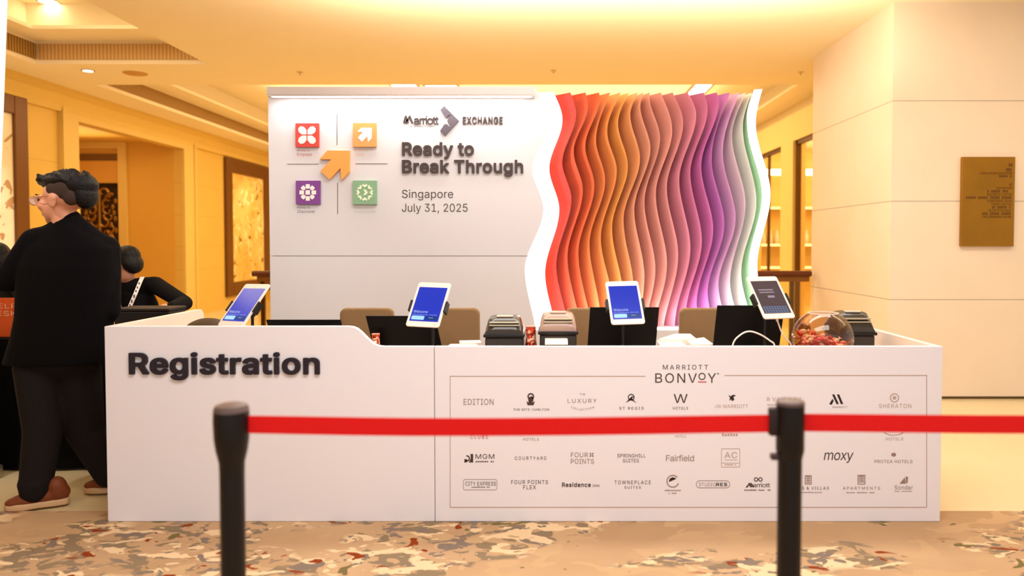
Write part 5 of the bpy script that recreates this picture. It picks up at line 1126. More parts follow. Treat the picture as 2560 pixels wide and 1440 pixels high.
ccols = [(206, 50, 44), (226, 96, 66), (232, 128, 112), (238, 196, 176), (196, 40, 52), (214, 84, 84)]
cmesh = []
for k, c_ in enumerate(ccols):
    o = MB().ell((0, 0, 0), (.020, .013, .012), seg=10, rings=7)
    for sx in (-1, 1):
        o.add([(sx * .018, 0, 0), (sx * .034, -.013, .004), (sx * .036, 0, -.004), (sx * .034, .013, .005), (sx * .018, .002, .003)], [(0, 1, 2), (0, 2, 3), (4, 2, 1), (4, 3, 2)])
    me = bpy.data.meshes.new('wrapped_candy'); me.from_pydata([tuple(v) for v in o.v], [], o.f)
    me.materials.append(mat('candy_wrap_%d' % k, c_, .25, spec=.6)); cmesh.append(me)
pos = []
rr_ = random.Random(5)
tries = 0
while len(pos) < 85 and tries < 40000:
    tries += 1
    x, y, z = (rr_.uniform(-1, 1) * RB for _ in range(3))
    lim = .01 - .12 * (x / RB) * .35
    if z > lim or (x / (RB - .032)) ** 2 + (y / (RB - .032)) ** 2 + (z / (bz - .028)) ** 2 > 1: continue
    if all((x - a) ** 2 + (y - b) ** 2 + ((z - c_) * 1.2) ** 2 > .026 ** 2 for a, b, c_ in pos): pos.append((x, y, z))
for i, (x, y, z) in enumerate(pos):
    o = bpy.data.objects.new('wrapped_candy', cmesh[rr_.randrange(6)]); C.objects.link(o)
    o.location = (bc.x + x, bc.y + y, bcz + z); o.rotation_euler = (rr_.uniform(-.6, .6), rr_.uniform(-.6, .6), rr_.uniform(0, 6.28))
    tag(o, 'wrapped candy among the reds and pinks in the glass bowl', 'candy', 'candies in the glass bowl')
for i, (px, py) in enumerate(((1968, 857), (1978, 851), (1985, 858), (1992, 846))):
    p = PZ(px, py, WZ + .05); o = bpy.data.objects.new('wrapped_candy', cmesh[i]); C.objects.link(o)
    o.location = (p.x, DD + .17 + .03 * i, WZ + .013 + .022 * (i % 2) + .03); o.rotation_euler = (.3 * i, .4, i)
    tag(o, 'wrapped candy lying loose on the counter left of the glass bowl', 'candy', 'loose candies beside the bowl')
def candy_bag(px0, px1, py0, d, label):
    a, b = P(px0, py0, d), P(px1, py0, d); cx = (a.x + b.x) / 2; wd = b.x - a.x
    t = thing('candy_bag', label, 'candy bag', (cx, d + .05, WZ), 'bags of red candies on the counter')
    m = MB(); m.ell((cx, d + .05, WZ + (a.z - WZ) * .45), (wd * .5, .05, (a.z - WZ) * .46)); m.box(cx - wd * .42, cx + wd * .42, d + .04, d + .06, WZ + (a.z - WZ) * .7, a.z)
    m.build('bag', BAGM, t, remesh=.006)
    MB().box(cx - wd * .4, cx + wd * .4, d + .038, d + .062, a.z - .004, a.z + .004).build('bag_seal', mat('bag_seal_pink', (240, 160, 132), .4), t, bevel=.002)
BAGM = blotch_mat('candy_bag_print', ((206, 60, 36), (222, 96, 54)), [((246, 214, 180), 42, .54, 3.3, None), ((110, 30, 12), 50, .56, 6.1, None)], rough=.3)
candy_bag(1311, 1342, 819, DD + .24, 'red and white candy bag between the two left label printers')
candy_bag(922, 946, 838, DD + .24, 'small red candy bag at the foot of the slope, left of the first open laptop')
# cables
wc = mat('cable_white', (250, 240, 226), .4)
def spl(pts, n=8):
    pts = [Vector(p) for p in pts]; out = []
    for i in range(len(pts) - 1):
        p0, p1, p2, p3 = pts[max(i - 1, 0)], pts[i], pts[i + 1], pts[min(i + 2, len(pts) - 1)]
        for k in range(n):
            t_ = k / n
            out.append(.5 * ((2 * p1) + (p2 - p0) * t_ + (2 * p0 - 5 * p1 + 4 * p2 - p3) * t_ ** 2 + (3 * p1 - p0 - 3 * p2 + p3) * t_ ** 3))
    out.append(pts[-1]); return out
dd = DD + .13
c1_ = thing('charging_cable', 'white charging cable plugged into the bottom of the grey screen tablet', 'cable', (P(1960, 860, dd).x, dd, WZ), 'white cables by the right tablet')
MB().tube(spl([P(1943, 800, dd), P(1947, 812, dd), P(1954, 830, dd + .01), P(1966, 848, dd + .03), P(1978, 866, dd + .05), Vector((P(1984, 870, dd).x, dd + .07, WZ + .006))]), .0038, 8).build('cord', wc, c1_, smooth=True)
MB().tube([P(1941.5, 793, dd), P(1943.5, 803, dd)], .0062, 10).build('plug', wc, c1_, smooth=True)
tag(MB().tube(spl([Vector((P(1825, 880, dd).x, dd, WZ + .006)), P(1832, 862, dd), P(1850, 838, dd), P(1873, 828.5, dd), P(1900, 836, dd), P(1925, 852, dd), P(1937, 866, dd), Vector((P(1945, 880, dd).x, dd, WZ + .006))]), .0042, 8).build('looped_cable', wc, smooth=True), 'white cable arching in a loop before the right black laptop', 'cable', 'white cables by the right tablet')
# dark bag on the left end
bp = P(520, 806, DD + .45)
m = MB(); m.ell((bp.x, bp.y, WZ + .12), (.16, .13, .13)); m.box(bp.x - .17, bp.x + .17, bp.y - .12, bp.y + .12, WZ + .005, WZ + .1)
hb = thing('handbag', 'dark brown handbag lying on the counter behind the first tablet', 'bag', (bp.x, bp.y, WZ))
m.build('bag_body', mat('bag_brown', (70, 50, 28), .6, bump=.2, nscale=60), hb, remesh=.012)
MB().tube(spl([(bp.x - .12, bp.y - .11, WZ + .13), (bp.x - .06, bp.y - .125, WZ + .19), (bp.x + .04, bp.y - .125, WZ + .19), (bp.x + .1, bp.y - .11, WZ + .13)]), .01, 8).build('bag_handle', mat('bag_strap_brown', (52, 36, 20), .5), hb, smooth=True)

# ------------------------------------------------------------------ chairs
chm = mat('chair_fabric', (138, 108, 72), .9, noise=.12, nscale=120, bump=.25, sheen=.2)
chl = mat('chair_leg_metal', (90, 72, 50), .4, .6)
def make_chair(px0, px1, py, d, label):
    a, b = P(px0, py, d), P(px1, py, d); cx = (a.x + b.x) / 2; hw = (b.x - a.x) / 2; zt_ = a.z
    t = thing('upholstered_chair', label, 'chair', (cx, d, 0), 'taupe chairs behind the counter')
    pr_ = rrect(cx - hw, .5, cx + hw, zt_, .045, 6)
    MB().prism(pr_, d, d + .055, 'y').build('backrest', chm, t, bevel=.016, segs=3, smooth=True)
    MB().box(cx - hw, cx + hw, d - .43, d + .01, .40, .475).build('seat', chm, t, bevel=.02, segs=3, smooth=True)
    for sx in (-1, 1):
        for y0, y1, zz_ in ((d - .40, d - .40, .40), (d + .02, d + .05, .52)):
            MB().tube([(cx + sx * (hw - .03), y0, zz_), (cx + sx * (hw - .025), y1, .0)], .012, 10).build('leg', chl, t, smooth=True)
    return t
DCH = 5.15
ch = make_chair(848, 983, 770.5, DCH, 'taupe chair behind the raised laptop, first from the left')
for px0, px1, py, lb in ((1064, 1199, 767, 'taupe chair behind the second tablet and first label printer'), (1414, 1549, 769, 'taupe chair behind the pale lidded label printer'), (1699, 1834, 767, 'taupe chair behind the white paper pile')):
    cx = (P(px0, py, DCH).x + P(px1, py, DCH).x) / 2
    dup(ch, (cx, DCH, 0), lb)

# ------------------------------------------------------------------ stanchions and belts
sb = mat('stanchion_black', (10, 8, 11), .4, spec=.35)
sbt = mat('stanchion_cap', (96, 80, 76), .35, spec=.4)
red = mat('belt_red', (230, 16, 16), .7, noise=.05, nscale=300)
DS = 2.04
def stanchion(px, pyt, label, left):
    c_ = P(px, pyt, DS); x, zt_ = c_.x, c_.z
    t = thing('belt_stanchion', label, 'barrier post', (x, DS, 0), 'black retractable belt posts')
    MB().lathe([(.001, .012), (.16, .012), (.17, .02), (.168, .028), (.14, .038), (.06, .05), (.034, .058), (.001, .058)], (x, DS, 0), 40).build('base', sb, t, smooth=True)
    MB().lathe([(.0330, .05), (.0330, zt_ - .16)], (x, DS, 0), 28).build('post', sb, t, smooth=True)
    if left:
        MB().lathe([(.0330, -.20), (.034, -.165), (.042, -.13), (.046, -.10), (.048, -.05), (.047, -.022), (.040, -.020)], (x, DS, zt_), 32).build('belt_head', sb, t, bevel=0, smooth=True)
        MB().lathe([(.0468, -.024), (.0465, -.014), (.042, -.005), (.03, -.001), (.001, 0)], (x, DS, zt_), 32).build('cap', sbt, t, smooth=True)
    else:
        MB().lathe([(.0330, -.165), (.036, -.15), (.0385, -.14), (.0385, -.012), (.030, -.010)], (x, DS, zt_), 32).build('belt_head', sb, t, smooth=True)
        MB().lathe([(.0387, -.014), (.0387, -.005), (.034, -.001), (.001, 0)], (x, DS, zt_), 32).build('cap', sbt, t, smooth=True)
        MB().box(x - .060, x - .034, DS - .014, DS + .014, zt_ - .10, zt_ - .022).build('belt_clip', mat('clip_dark', (44, 32, 32), .5), t, bevel=.006, smooth=True)
        MB().box(x - .054, x - .028, DS - .012, DS + .012, zt_ - .168, zt_ - .150).build('release_tab', mat('tab_grey', (70, 52, 56), .5), t, bevel=.005, smooth=True)
    return t, x, zt_
s1, xs1, zs1 = stanchion(578, 1008, 'black belt post with rounded head before the Registration lettering', True)
s2, xs2, zs2 = stanchion(1976, 999, 'black belt post with side clip before the printed hotel logos', False)
def belt(xa, xb, pts, label):
    vs = []; fs = []; n = len(pts)
    for px, y0, y1 in pts:
        a, b = P(px, y0, DS), P(px, y1, DS); vs += [(a.x, DS - .0008, a.z), (b.x, DS - .0008, b.z), (b.x, DS + .0008, b.z), (a.x, DS + .0008, a.z)]
    for i in range(n - 1):
        for j in range(4): fs.append([4 * i + j, 4 * i + (j + 1) % 4, 4 * i + 4 + (j + 1) % 4, 4 * i + 4 + j])
    fs.append([0, 1, 2, 3]); fs.append([4 * n - 1, 4 * n - 2, 4 * n - 3, 4 * n - 4])
    return tag(MB().add(vs, fs).build('barrier_belt', red, smooth=False), label, 'barrier belt', 'red barrier belts')
belt(0, 0, [(614, 1039, 1083), (760, 1041, 1086), (900, 1043.5, 1088.5), (1030, 1045, 1090), (1150, 1045.5, 1090), (1300, 1045, 1089.5), (1450, 1043.5, 1088), (1600, 1041.5, 1086), (1760, 1039, 1083), (1932, 1036.5, 1080.5)], 'red belt stretched between the two black posts')
belt(0, 0, [(2008, 1034.5, 1078.5), (2150, 1035.5, 1080), (2300, 1037, 1082), (2450, 1038, 1083.5), (2600, 1038.5, 1084), (2800, 1038, 1083), (3060, 1036.5, 1081)], 'red belt running from the clipped post to the right edge')
dup(s1, (P(3110, 1000, DS).x, DS, 0), 'black belt post outside the view on the right')

# ------------------------------------------------------------------ brass plaque
brass = mat('aged_brass', (168, 118, 36), .38, .75, noise=.35, nscale=2.5)
pq = thing('directory_plaque', 'brass directory plaque with small engraved lines on the stone pillar', 'plaque', (P(2468, 616, DP).x, DP, P(2468, 616, DP).z))
a, b = P(2402, 616, DP - .03), P(2538, 392, DP - .03)
MB().box(a.x, b.x, DP - .035, DP, a.z, b.z).build('plate', brass, pq, bevel=.004)
et = mat('engraved_brown', (104, 66, 14), .6)
m = MB()
for (x0, y0, x1, y1, s_) in ((2450, 430, 2530, 436, 'JOHN JACOB BALLROOM'), (2523, 458, 2532, 465, '4F'), (2491, 467, 2532, 473, 'ASTOR BAR'), (2468, 483, 2530, 489, 'BUSINESS CENTRE'), (2468, 499, 2530, 505, 'CONCIERGE DESK'), (2479, 507, 2530, 513, 'FRONT OFFICE'), (2472, 523, 2528, 529, 'RECEPTION DESK'), (2455, 539, 2528, 545, 'THE DRAWING ROOM')):
    text(m, s_, (x0, y0, x1, y1), DP - .036, 0, 1.05, .001)
for x0, y0, x1, y1, n_ in ((2522, 409, 2533, 416, 2), (2516, 420, 2530, 428, 3), (2498, 438, 2530, 443, 7), (2469, 475, 2521, 481, 11), (2411, 491, 2530, 497, 24), (2480, 515, 2528, 521, 10), (2456, 531, 2528, 537, 15)):
    st = (x1 - x0) / n_
    for k in range(n_):
        if (k * 7 + n_) % 6: rectpx(m, x0 + k * st, y0, x0 + k * st + st * .68, y1, DP - .036, .001)
m.build('engraved_lettering', et, pq)

# ------------------------------------------------------------------ white banner at the left edge
YBN = 4.36
a = P(18, 0, YBN); b = P(0, 480, YBN)
sl_ = (b.x - a.x) / (b.z - a.z)
xt = lambda z: a.x + sl_ * (z - a.z)
bn = thing('pull_up_banner', 'tall plain white banner cut off by the left edge', 'banner', (xt(0) - .45, YBN, 0))
MB().prism([(xt(.08) - .85, .08), (xt(.08), .08), (xt(3.3), 3.3), (xt(3.3) - .85, 3.3)], YBN, YBN + .006, 'y').build('banner_sheet', mat('banner_white', (255, 253, 250), .5), bn)
MB().box(xt(.04) - .88, xt(.04) + .02, YBN - .07, YBN + .09, 0, .08).build('banner_base', steel, bn, bevel=.01)
MB().box(xt(3.3) - .86, xt(3.3) + .005, YBN - .01, YBN + .016, 3.29, 3.32).build('top_bar', steel, bn)
spot('banner_spot', (xt(2) - .1, YBN - 1.6, 3.5), (xt(2) - .2, YBN, 2.2), 130, NEUT, 70)

# ------------------------------------------------------------------ help desk
YH = PZ(60, 1175, 0).y; HX0, HX1 = -4.9, -2.36
hz = P(20, 850, YH).z
blk = mat('black_cloth', (9, 7, 7), .95, spec=.1)
ht = thing('help_desk_table', 'table under a floor-length black cloth behind the standing man', 'table', ((HX0 + HX1) / 2, YH + .35, 0))
MB().box(HX0, HX1, YH, YH + .75, hz - .04, hz).build('tabletop', mat('table_wood', (90, 60, 36), .5), ht)
n = 120; vs = []; fs = []
ring = []
per = [(HX0 - .01, YH - .01), (HX1 + .01, YH - .01), (HX1 + .01, YH + .76), (HX0 - .01, YH + .76)]
L_ = []
for i in range(4):
    p0, p1 = Vector(per[i]), Vector(per[(i + 1) % 4]); k = 60 if i % 2 == 0 else 20
    nrm = Vector(((p1 - p0).y, -(p1 - p0).x)).normalized()
    for j in range(k):
        L_.append((p0.lerp(p1, j / k), nrm, j))
for lv, (z, amp) in enumerate(((hz + .006, 0), (hz - .06, .003), (hz * .5, .012), (.015, .02))):
    for p, nrm, j in L_:
        q = p + nrm * amp * (.5 + .5 * math.sin(j * 1.05)); vs.append((q.x, q.y, z))
n = len(L_)
for l_ in range(3):
    for j in range(n): fs.append([l_ * n + j, l_ * n + (j + 1) % n, (l_ + 1) * n + (j + 1) % n, (l_ + 1) * n + j])
fs.append(list(range(n)))
tc_ = MB().add(vs, fs).build('tablecloth', blk, smooth=True)
tag(tc_, 'black floor-length tablecloth draped over the help desk table', 'tablecloth')
for sx in (HX0 + .1, HX1 - .1):
    for sy in (YH + .1, YH + .65): MB().tube([(sx, sy, 0), (sx, sy, hz - .04)], .016, 8).build('leg', chl, ht, smooth=True)
hz += .007
sg = thing('help_desk_sign', 'orange sign with pale HELP DESK lettering on the black table', 'sign', (P(-40, 850, YH + .1).x, YH + .1, hz))
a = P(38, 745, YH + .1); xl = a.x - .62
MB().box(xl, a.x, YH + .1, YH + .115, hz, a.z).build('sign_board', blotch_mat('sign_orange', ((214, 84, 40), (224, 110, 56)), [], rough=.5), sg)
text(text(MB(), 'HELP', (-26, 759, 42, 771), YH + .1, .006, 1.05, .002), 'DESK', (-26, 777, 42, 790), YH + .1, .006, 1.05, .002).build('sign_lettering', mat('sign_letter_pale', (240, 190, 160), .5), sg)
MB().box(xl + .05, a.x - .05, YH + .115, YH + .2, hz, hz + .015).build('sign_foot', blackp, sg)
# black case at the end of the help desk
ya = YH + .12
a, b = P(285, 780, ya), P(446, 768, ya + .12)
cs = thing('equipment_case', 'black box case at the end of the help desk beside the seated woman', 'case', ((a.x + b.x) / 2, ya + .1, hz))
MB().box(max(a.x, -2.9), min(b.x, HX1 - .02), ya, ya + .22, hz, P(400, 771, ya).z - .02).build('case_body', mat('case_black', (24, 18, 15), .6), cs, bevel=.008)
MB().box(max(a.x, -2.9) - .004, min(b.x, HX1 - .02) + .004, ya - .004, ya + .224, P(400, 771, ya).z - .02, P(400, 771, ya).z).build('case_lid', mat('case_lid_black', (36, 27, 21), .55), cs, bevel=.006)

# ------------------------------------------------------------------ people
skin = mat('skin', (214, 150, 116), .5, spec=.35, noise=.05, nscale=30)
hairm = mat('hair_black', (7, 5, 5), .5, spec=.25, bump=.5, nscale=90)
suit = mat('suit_black', (9, 7, 8), .9, spec=.1, bump=.15, nscale=160)
trou = mat('trouser_charcoal', (26, 21, 20), .9, spec=.15, noise=.15, nscale=120)
def head_parts(c, yaw, pitch=0.0, s=1.0, roll=0.0):
    """matrix taking head space (x right, y forward, z up, origin mid-head) to the world"""
    return Matrix.Translation(c) @ Euler((pitch, roll, yaw)).to_matrix().to_4x4() @ Matrix.Scale(s, 4)
def head_skin(mb, M):
    mb.ell((0, -.012, .032), (.076, .096, .092), M)
    mb.ell((0, .028, -.038), (.066, .070, .080), M)
    mb.ell((0, .058, -.092), (.034, .032, .028), M)
    mb.ell((0, .085, -.005), (.040, .02, .05), M)
    mb.cap((0, .092, .012), .010, (0, .112, -.026), .014, M); mb.ell((0, .104, -.030), (.019, .014, .010), M)
    mb.ell((0, .096, -.058), (.024, .010, .006), M); mb.ell((0, .094, -.068), (.021, .010, .006), M)
    for sx in (-1, 1):
        mb.ell((sx * .044, .066, -.022), (.024, .022, .026), M)
        mb.ell((sx * .080, -.008, -.012), (.010, .022, .034), M); mb.ell((sx * .083, -.014, .004), (.010, .024, .020), M)
        mb.ell((sx * .033, .088, .026), (.022, .012, .008), M)
def face_details(person_body, M, glasses=False):
    m = MB()
    for sx in (-1, 1): m.ell((sx * .032, .090, .010), (.011, .007, .006), M)
    m.build('eyes', mat('eye_dark', (40, 26, 20), .2), person_body, smooth=True)
    m = MB()
    for sx in (-1, 1): m.cap((sx * .018, .104, .034), .0045, (sx * .048, .092, .036), .003, M)
    m.build('eyebrows', hairm, person_body, smooth=True)
def hand(mb, w_, f_, up_, size=1.0, right=1):
    """palm and five curled fingers: w_ wrist point, f_ finger direction, up_ back of the hand"""
    f_ = f_.normalized(); up_ = (up_ - f_ * up_.dot(f_)).normalized(); s_ = f_.cross(up_) * right
    q = lambda a, b, c_: w_ + (f_ * a + s_ * b + up_ * c_) * size
    mb.cap(q(.0, 0, 0), .026 * size, q(.045, 0, 0), .030 * size)
    mb.cap(q(.05, -.022, 0), .019 * size, q(.08, -.024, 0), .016 * size); mb.cap(q(.05, .022, 0), .019 * size, q(.08, .022, 0), .016 * size)
    for b, L in ((-.033, .066), (-.011, .078), (.011, .084), (.032, .072)):
        mb.cap(q(.085, b, 0), .0098 * size, q(.085 + L * .5, b * 1.1, -.008), .009 * size); mb.cap(q(.085 + L * .5, b * 1.1, -.008), .009 * size, q(.085 + L * .95, b * 1.12, -.030), .0075 * size)
    mb.cap(q(.02, .03, -.004), .014 * size, q(.055, .058, -.014), .011 * size); mb.cap(q(.055, .058, -.014), .011 * size, q(.085, .066, -.024), .009 * size)

# --- standing man
DM = 4.02
q = lambda px, py, dy=0.0: P(px, py, DM + dy)
fl_ = PZ(110, 1281, 0); fr_ = PZ(245, 1240, 0)
man = thing('person', 'standing man in black blazer, dark trousers, glasses and brown shoes seen from behind', 'person', (q(150, 1200).x, DM, 0))
MH = head_parts(q(160, 500), math.radians(78), math.radians(-5), 1.08) @ Matrix.Diagonal((1.04, 1.24, 1, 1))
joints = dict(sl=q(88, 604, -.02), sr=q(262, 624, .03), el=q(20, 700, -.02), er=q(268, 775, .02), wl=q(-66, 712, .04), wr=q(250, 800, .26), hl=q(100, 905, -.03), hr=q(195, 905, .05), kl=q(108, 1075, -.06), kr=q(212, 1075, .10), al=Vector((q(124, 1215).x, fl_.y + .05, .11)), ar=Vector((q(238, 1190).x, fr_.y + .03, .11)))
j = joints
mb = MB(); head_skin(mb, MH)
mb.cap(q(158, 522), .060, q(172, 600), .068)
mb.cap(j['sl'], .055, j['sr'], .055); mb.ell(q(170, 690), (.17, .10, .2)); mb.ell(q(150, 800), (.15, .10, .2)); mb.ell(q(148, 885), (.16, .11, .12))
for a_, b_, c_ in (('sl', 'el', 'wl'), ('sr', 'er', 'wr')):
    mb.cap(j[a_], .048, j[b_], .040); mb.cap(j[b_], .040, j[c_], .028)
hand(mb, j['wl'], Vector((-.8, .6, -.1)), Vector((0, 0, 1)), 1, 1); hand(mb, j['wr'], Vector((-.6, .8, .1)), Vector((.3, -.2, 1)), 1, -1)
for a_, b_, c_ in (('hl', 'kl', 'al'), ('hr', 'kr', 'ar')):
    mb.cap(j[a_], .075, j[b_], .052); mb.cap(j[b_], .052, j[c_], .036)
body = mb.build('body', skin, man, remesh=.008, smit=3)
face_details(man, MH)
# blazer
mb = MB()
rows = ((566, 130, 215, .07), (590, 95, 255, .09), (620, 66, 288, .12), (670, 56, 292, .145), (730, 52, 288, .15), (790, 50, 278, .15), (840, 42, 268, .16), (880, 30, 264, .165), (906, 22, 262, .165))
vs = []; fs = []; SG = 28
for py, xa, xb, dp in rows:
    A_, B_ = q(xa, py), q(xb, py); cx_ = (A_.x + B_.x) / 2; hw = (B_.x - A_.x) / 2
    for k in range(SG):
        t_ = 2 * PI * k / SG; ct, st = math.cos(t_), math.sin(t_)
        vs.append((cx_ + hw * math.copysign(abs(ct) ** .8, ct), DM + dp * math.copysign(abs(st) ** .8, st), A_.z))
for i in range(len(rows) - 1):
    for k in range(SG): fs.append([i * SG + k, i * SG + (k + 1) % SG, (i + 1) * SG + (k + 1) % SG, (i + 1) * SG + k])
fs.append(list(range(SG))); fs.append([(len(rows) - 1) * SG + k for k in range(SG)][::-1])
mb.add(vs, fs)
mb.cap(j['sl'], .074, q(150, 592), .075); mb.cap(j['sr'], .078, q(190, 592), .075)
mb.cap(q(172, 556, .01), .074, q(172, 600), .10); mb.cap(q(110, 592), .05, q(160, 562), .05); mb.cap(q(240, 602), .055, q(190, 560), .05)
mb.cap(j['sl'], .074, j['el'], .068); mb.cap(j['el'], .068, j['wl'], .05)
mb.cap(j['sr'], .080, j['er'], .068); mb.cap(j['er'], .068, j['wr'], .05)
mb.build('blazer', suit, man, remesh=.010, smit=4)
# trousers
mb = MB()
mb.ell(q(146, 900), (.205, .13, .11))
mb.cap(q(92, 915, -.03), .112, j['kl'], .095); mb.cap(j['kl'], .095, j['al'] + Vector((0, 0, .0)), .078)
mb.cap(q(196, 915, .05), .112, j['kr'], .10); mb.cap(j['kr'], .10, j['ar'], .072)
mb.ell(j['al'] + Vector((0, 0, .03)), (.083, .083, .05)); mb.ell(j['ar'] + Vector((0, 0, .03)), (.075, .08, .05))
mb.build('trousers', trou, man, remesh=.011, smit=4)
# hair: long on top, bulging at the back, clipped sides
mb = MB()
mb.ell((0, -.020, .088), (.078, .108, .050), MH); mb.ell((0, -.085, .060), (.074, .068, .066), MH); mb.ell((0, -.105, .015), (.062, .040, .075), MH); mb.ell((0, .058, .108), (.064, .045, .028), MH)
mb.ell((0, -.108, .062), (.062, .040, .048), MH)
rg = random.Random(3)
for k in range(60):
    a_ = rg.uniform(0, 2 * PI); e_ = rg.uniform(.15, 1.35); d_ = Vector((math.cos(e_) * math.cos(a_), math.cos(e_) * math.sin(a_), math.sin(e_)))
    p0 = Vector((0, -.035, .075)) + Vector((d_.x * .068, d_.y * .108, d_.z * .056)); p1 = p0 + Vector((d_.x * .012, d_.y * .018 + .012, d_.z * .016 + .004))
    mb.cap(p0, .016, p1, .005, MH, 8)
for x_ in (-.045, -.02, .005, .03, .05): mb.cap((x_, .056, .108), .018, (x_ * 1.1, .070, .126 + .008 * math.sin(x_ * 90)), .008, MH, 8)
mb.build('hair', hairm, man, remesh=.006, smit=2)
mb = MB()
for sx in (-1, 1):
    mb.ell((sx * .052, -.035, .042), (.030, .062, .050), MH); mb.ell((sx * .046, -.075, .005), (.030, .034, .045), MH); mb.ell((sx * .064, -.004, .052), (.016, .03, .032), MH)
mb.build('clipped_sides', mat('hair_clipped', (58, 42, 34), .8), man, remesh=.006, smit=3)
# glasses
gm = mat('glasses_gold', (206, 150, 100), .25, .8)
mb = MB()
for sx in (-1, 1):
    ring = [(sx * .034 + .026 * math.cos(t_), .116, .008 + .022 * math.sin(t_)) for t_ in [2 * PI * i / 20 for i in range(21)]]
    mb.tube([MH @ Vector(p) for p in ring], .0022, 6)
    mb.tube([MH @ Vector(p) for p in ((sx * .060, .114, .014), (sx * .082, .06, .016), (sx * .089, -.005, .012), (sx * .088, -.03, -.004))], .0022, 6)
mb.tube([MH @ Vector(p) for p in ((-.009, .117, .012), (0, .120, .014), (.009, .117, .012))], .002, 6)
gl = mb.build('glasses', gm, man, smooth=True)
mb = MB()
for sx in (-1, 1): mb.lathe([(.001, 0), (.0255, 0), (.0255, .0008), (.001, .0008)], (0, 0, 0), 20, M=MH @ Matrix.Translation((sx * .034, .116, .008)) @ Matrix.Rotation(PI / 2, 4, 'X') @ Matrix.Diagonal((1, .85, 1, 1)))
mb.build('lenses', mat('lens_glare', (255, 236, 210), .05, spec=.9), gl)
# shoes
shm = mat('shoe_brown', (118, 58, 26), .6, spec=.3, noise=.2, nscale=40); som = mat('shoe_sole', (206, 168, 126), .6)
def shoe(heel, toe, label=None):
    d_ = (toe - heel); L = d_.length; a_ = math.atan2(d_.y, d_.x); M = Matrix.Translation((heel.x, heel.y, .012)) @ Matrix.Rotation(a_, 4, 'Z')
    out = [(.0, .0), (.01, .03), (.06, .038), (.14, .036), (.20, .048), (.25, .046), (.295, .026), (.31, 0), (.295, -.026), (.25, -.044), (.20, -.046), (.14, -.036), (.06, -.036), (.01, -.03)]
    k = L / .31
    m = MB()
    m.ell((.06 * k, 0, .065), (.062, .042, .05), M); m.ell((.12 * k, 0, .058), (.08, .042, .045), M); m.ell((.20 * k, 0, .045), (.085, .046, .034), M); m.ell((.255 * k, 0, .038), (.05, .04, .026), M)
    m.cap((.05 * k, 0, .07), .046, (.065 * k, 0, .105), .048, M)
    s_ = m.build('shoe', shm, man, remesh=.007, smit=3)
    MB().prism([(x * k, y) for x, y in out], 0, .034, 'z', M).build('sole', som, s_, bevel=.008, segs=3, smooth=True)
hl = PZ(176, 1262, 0); tl = PZ(16, 1280, 0)
shoe(Vector((hl.x, hl.y, 0)), Vector((tl.x, tl.y - .02, 0)))
hr_ = PZ(285, 1222, 0); tr_ = PZ(200, 1240, 0)
shoe(Vector((tr_.x + .31, tr_.y + .06, 0)), Vector((tr_.x, tr_.y + .03, 0)))

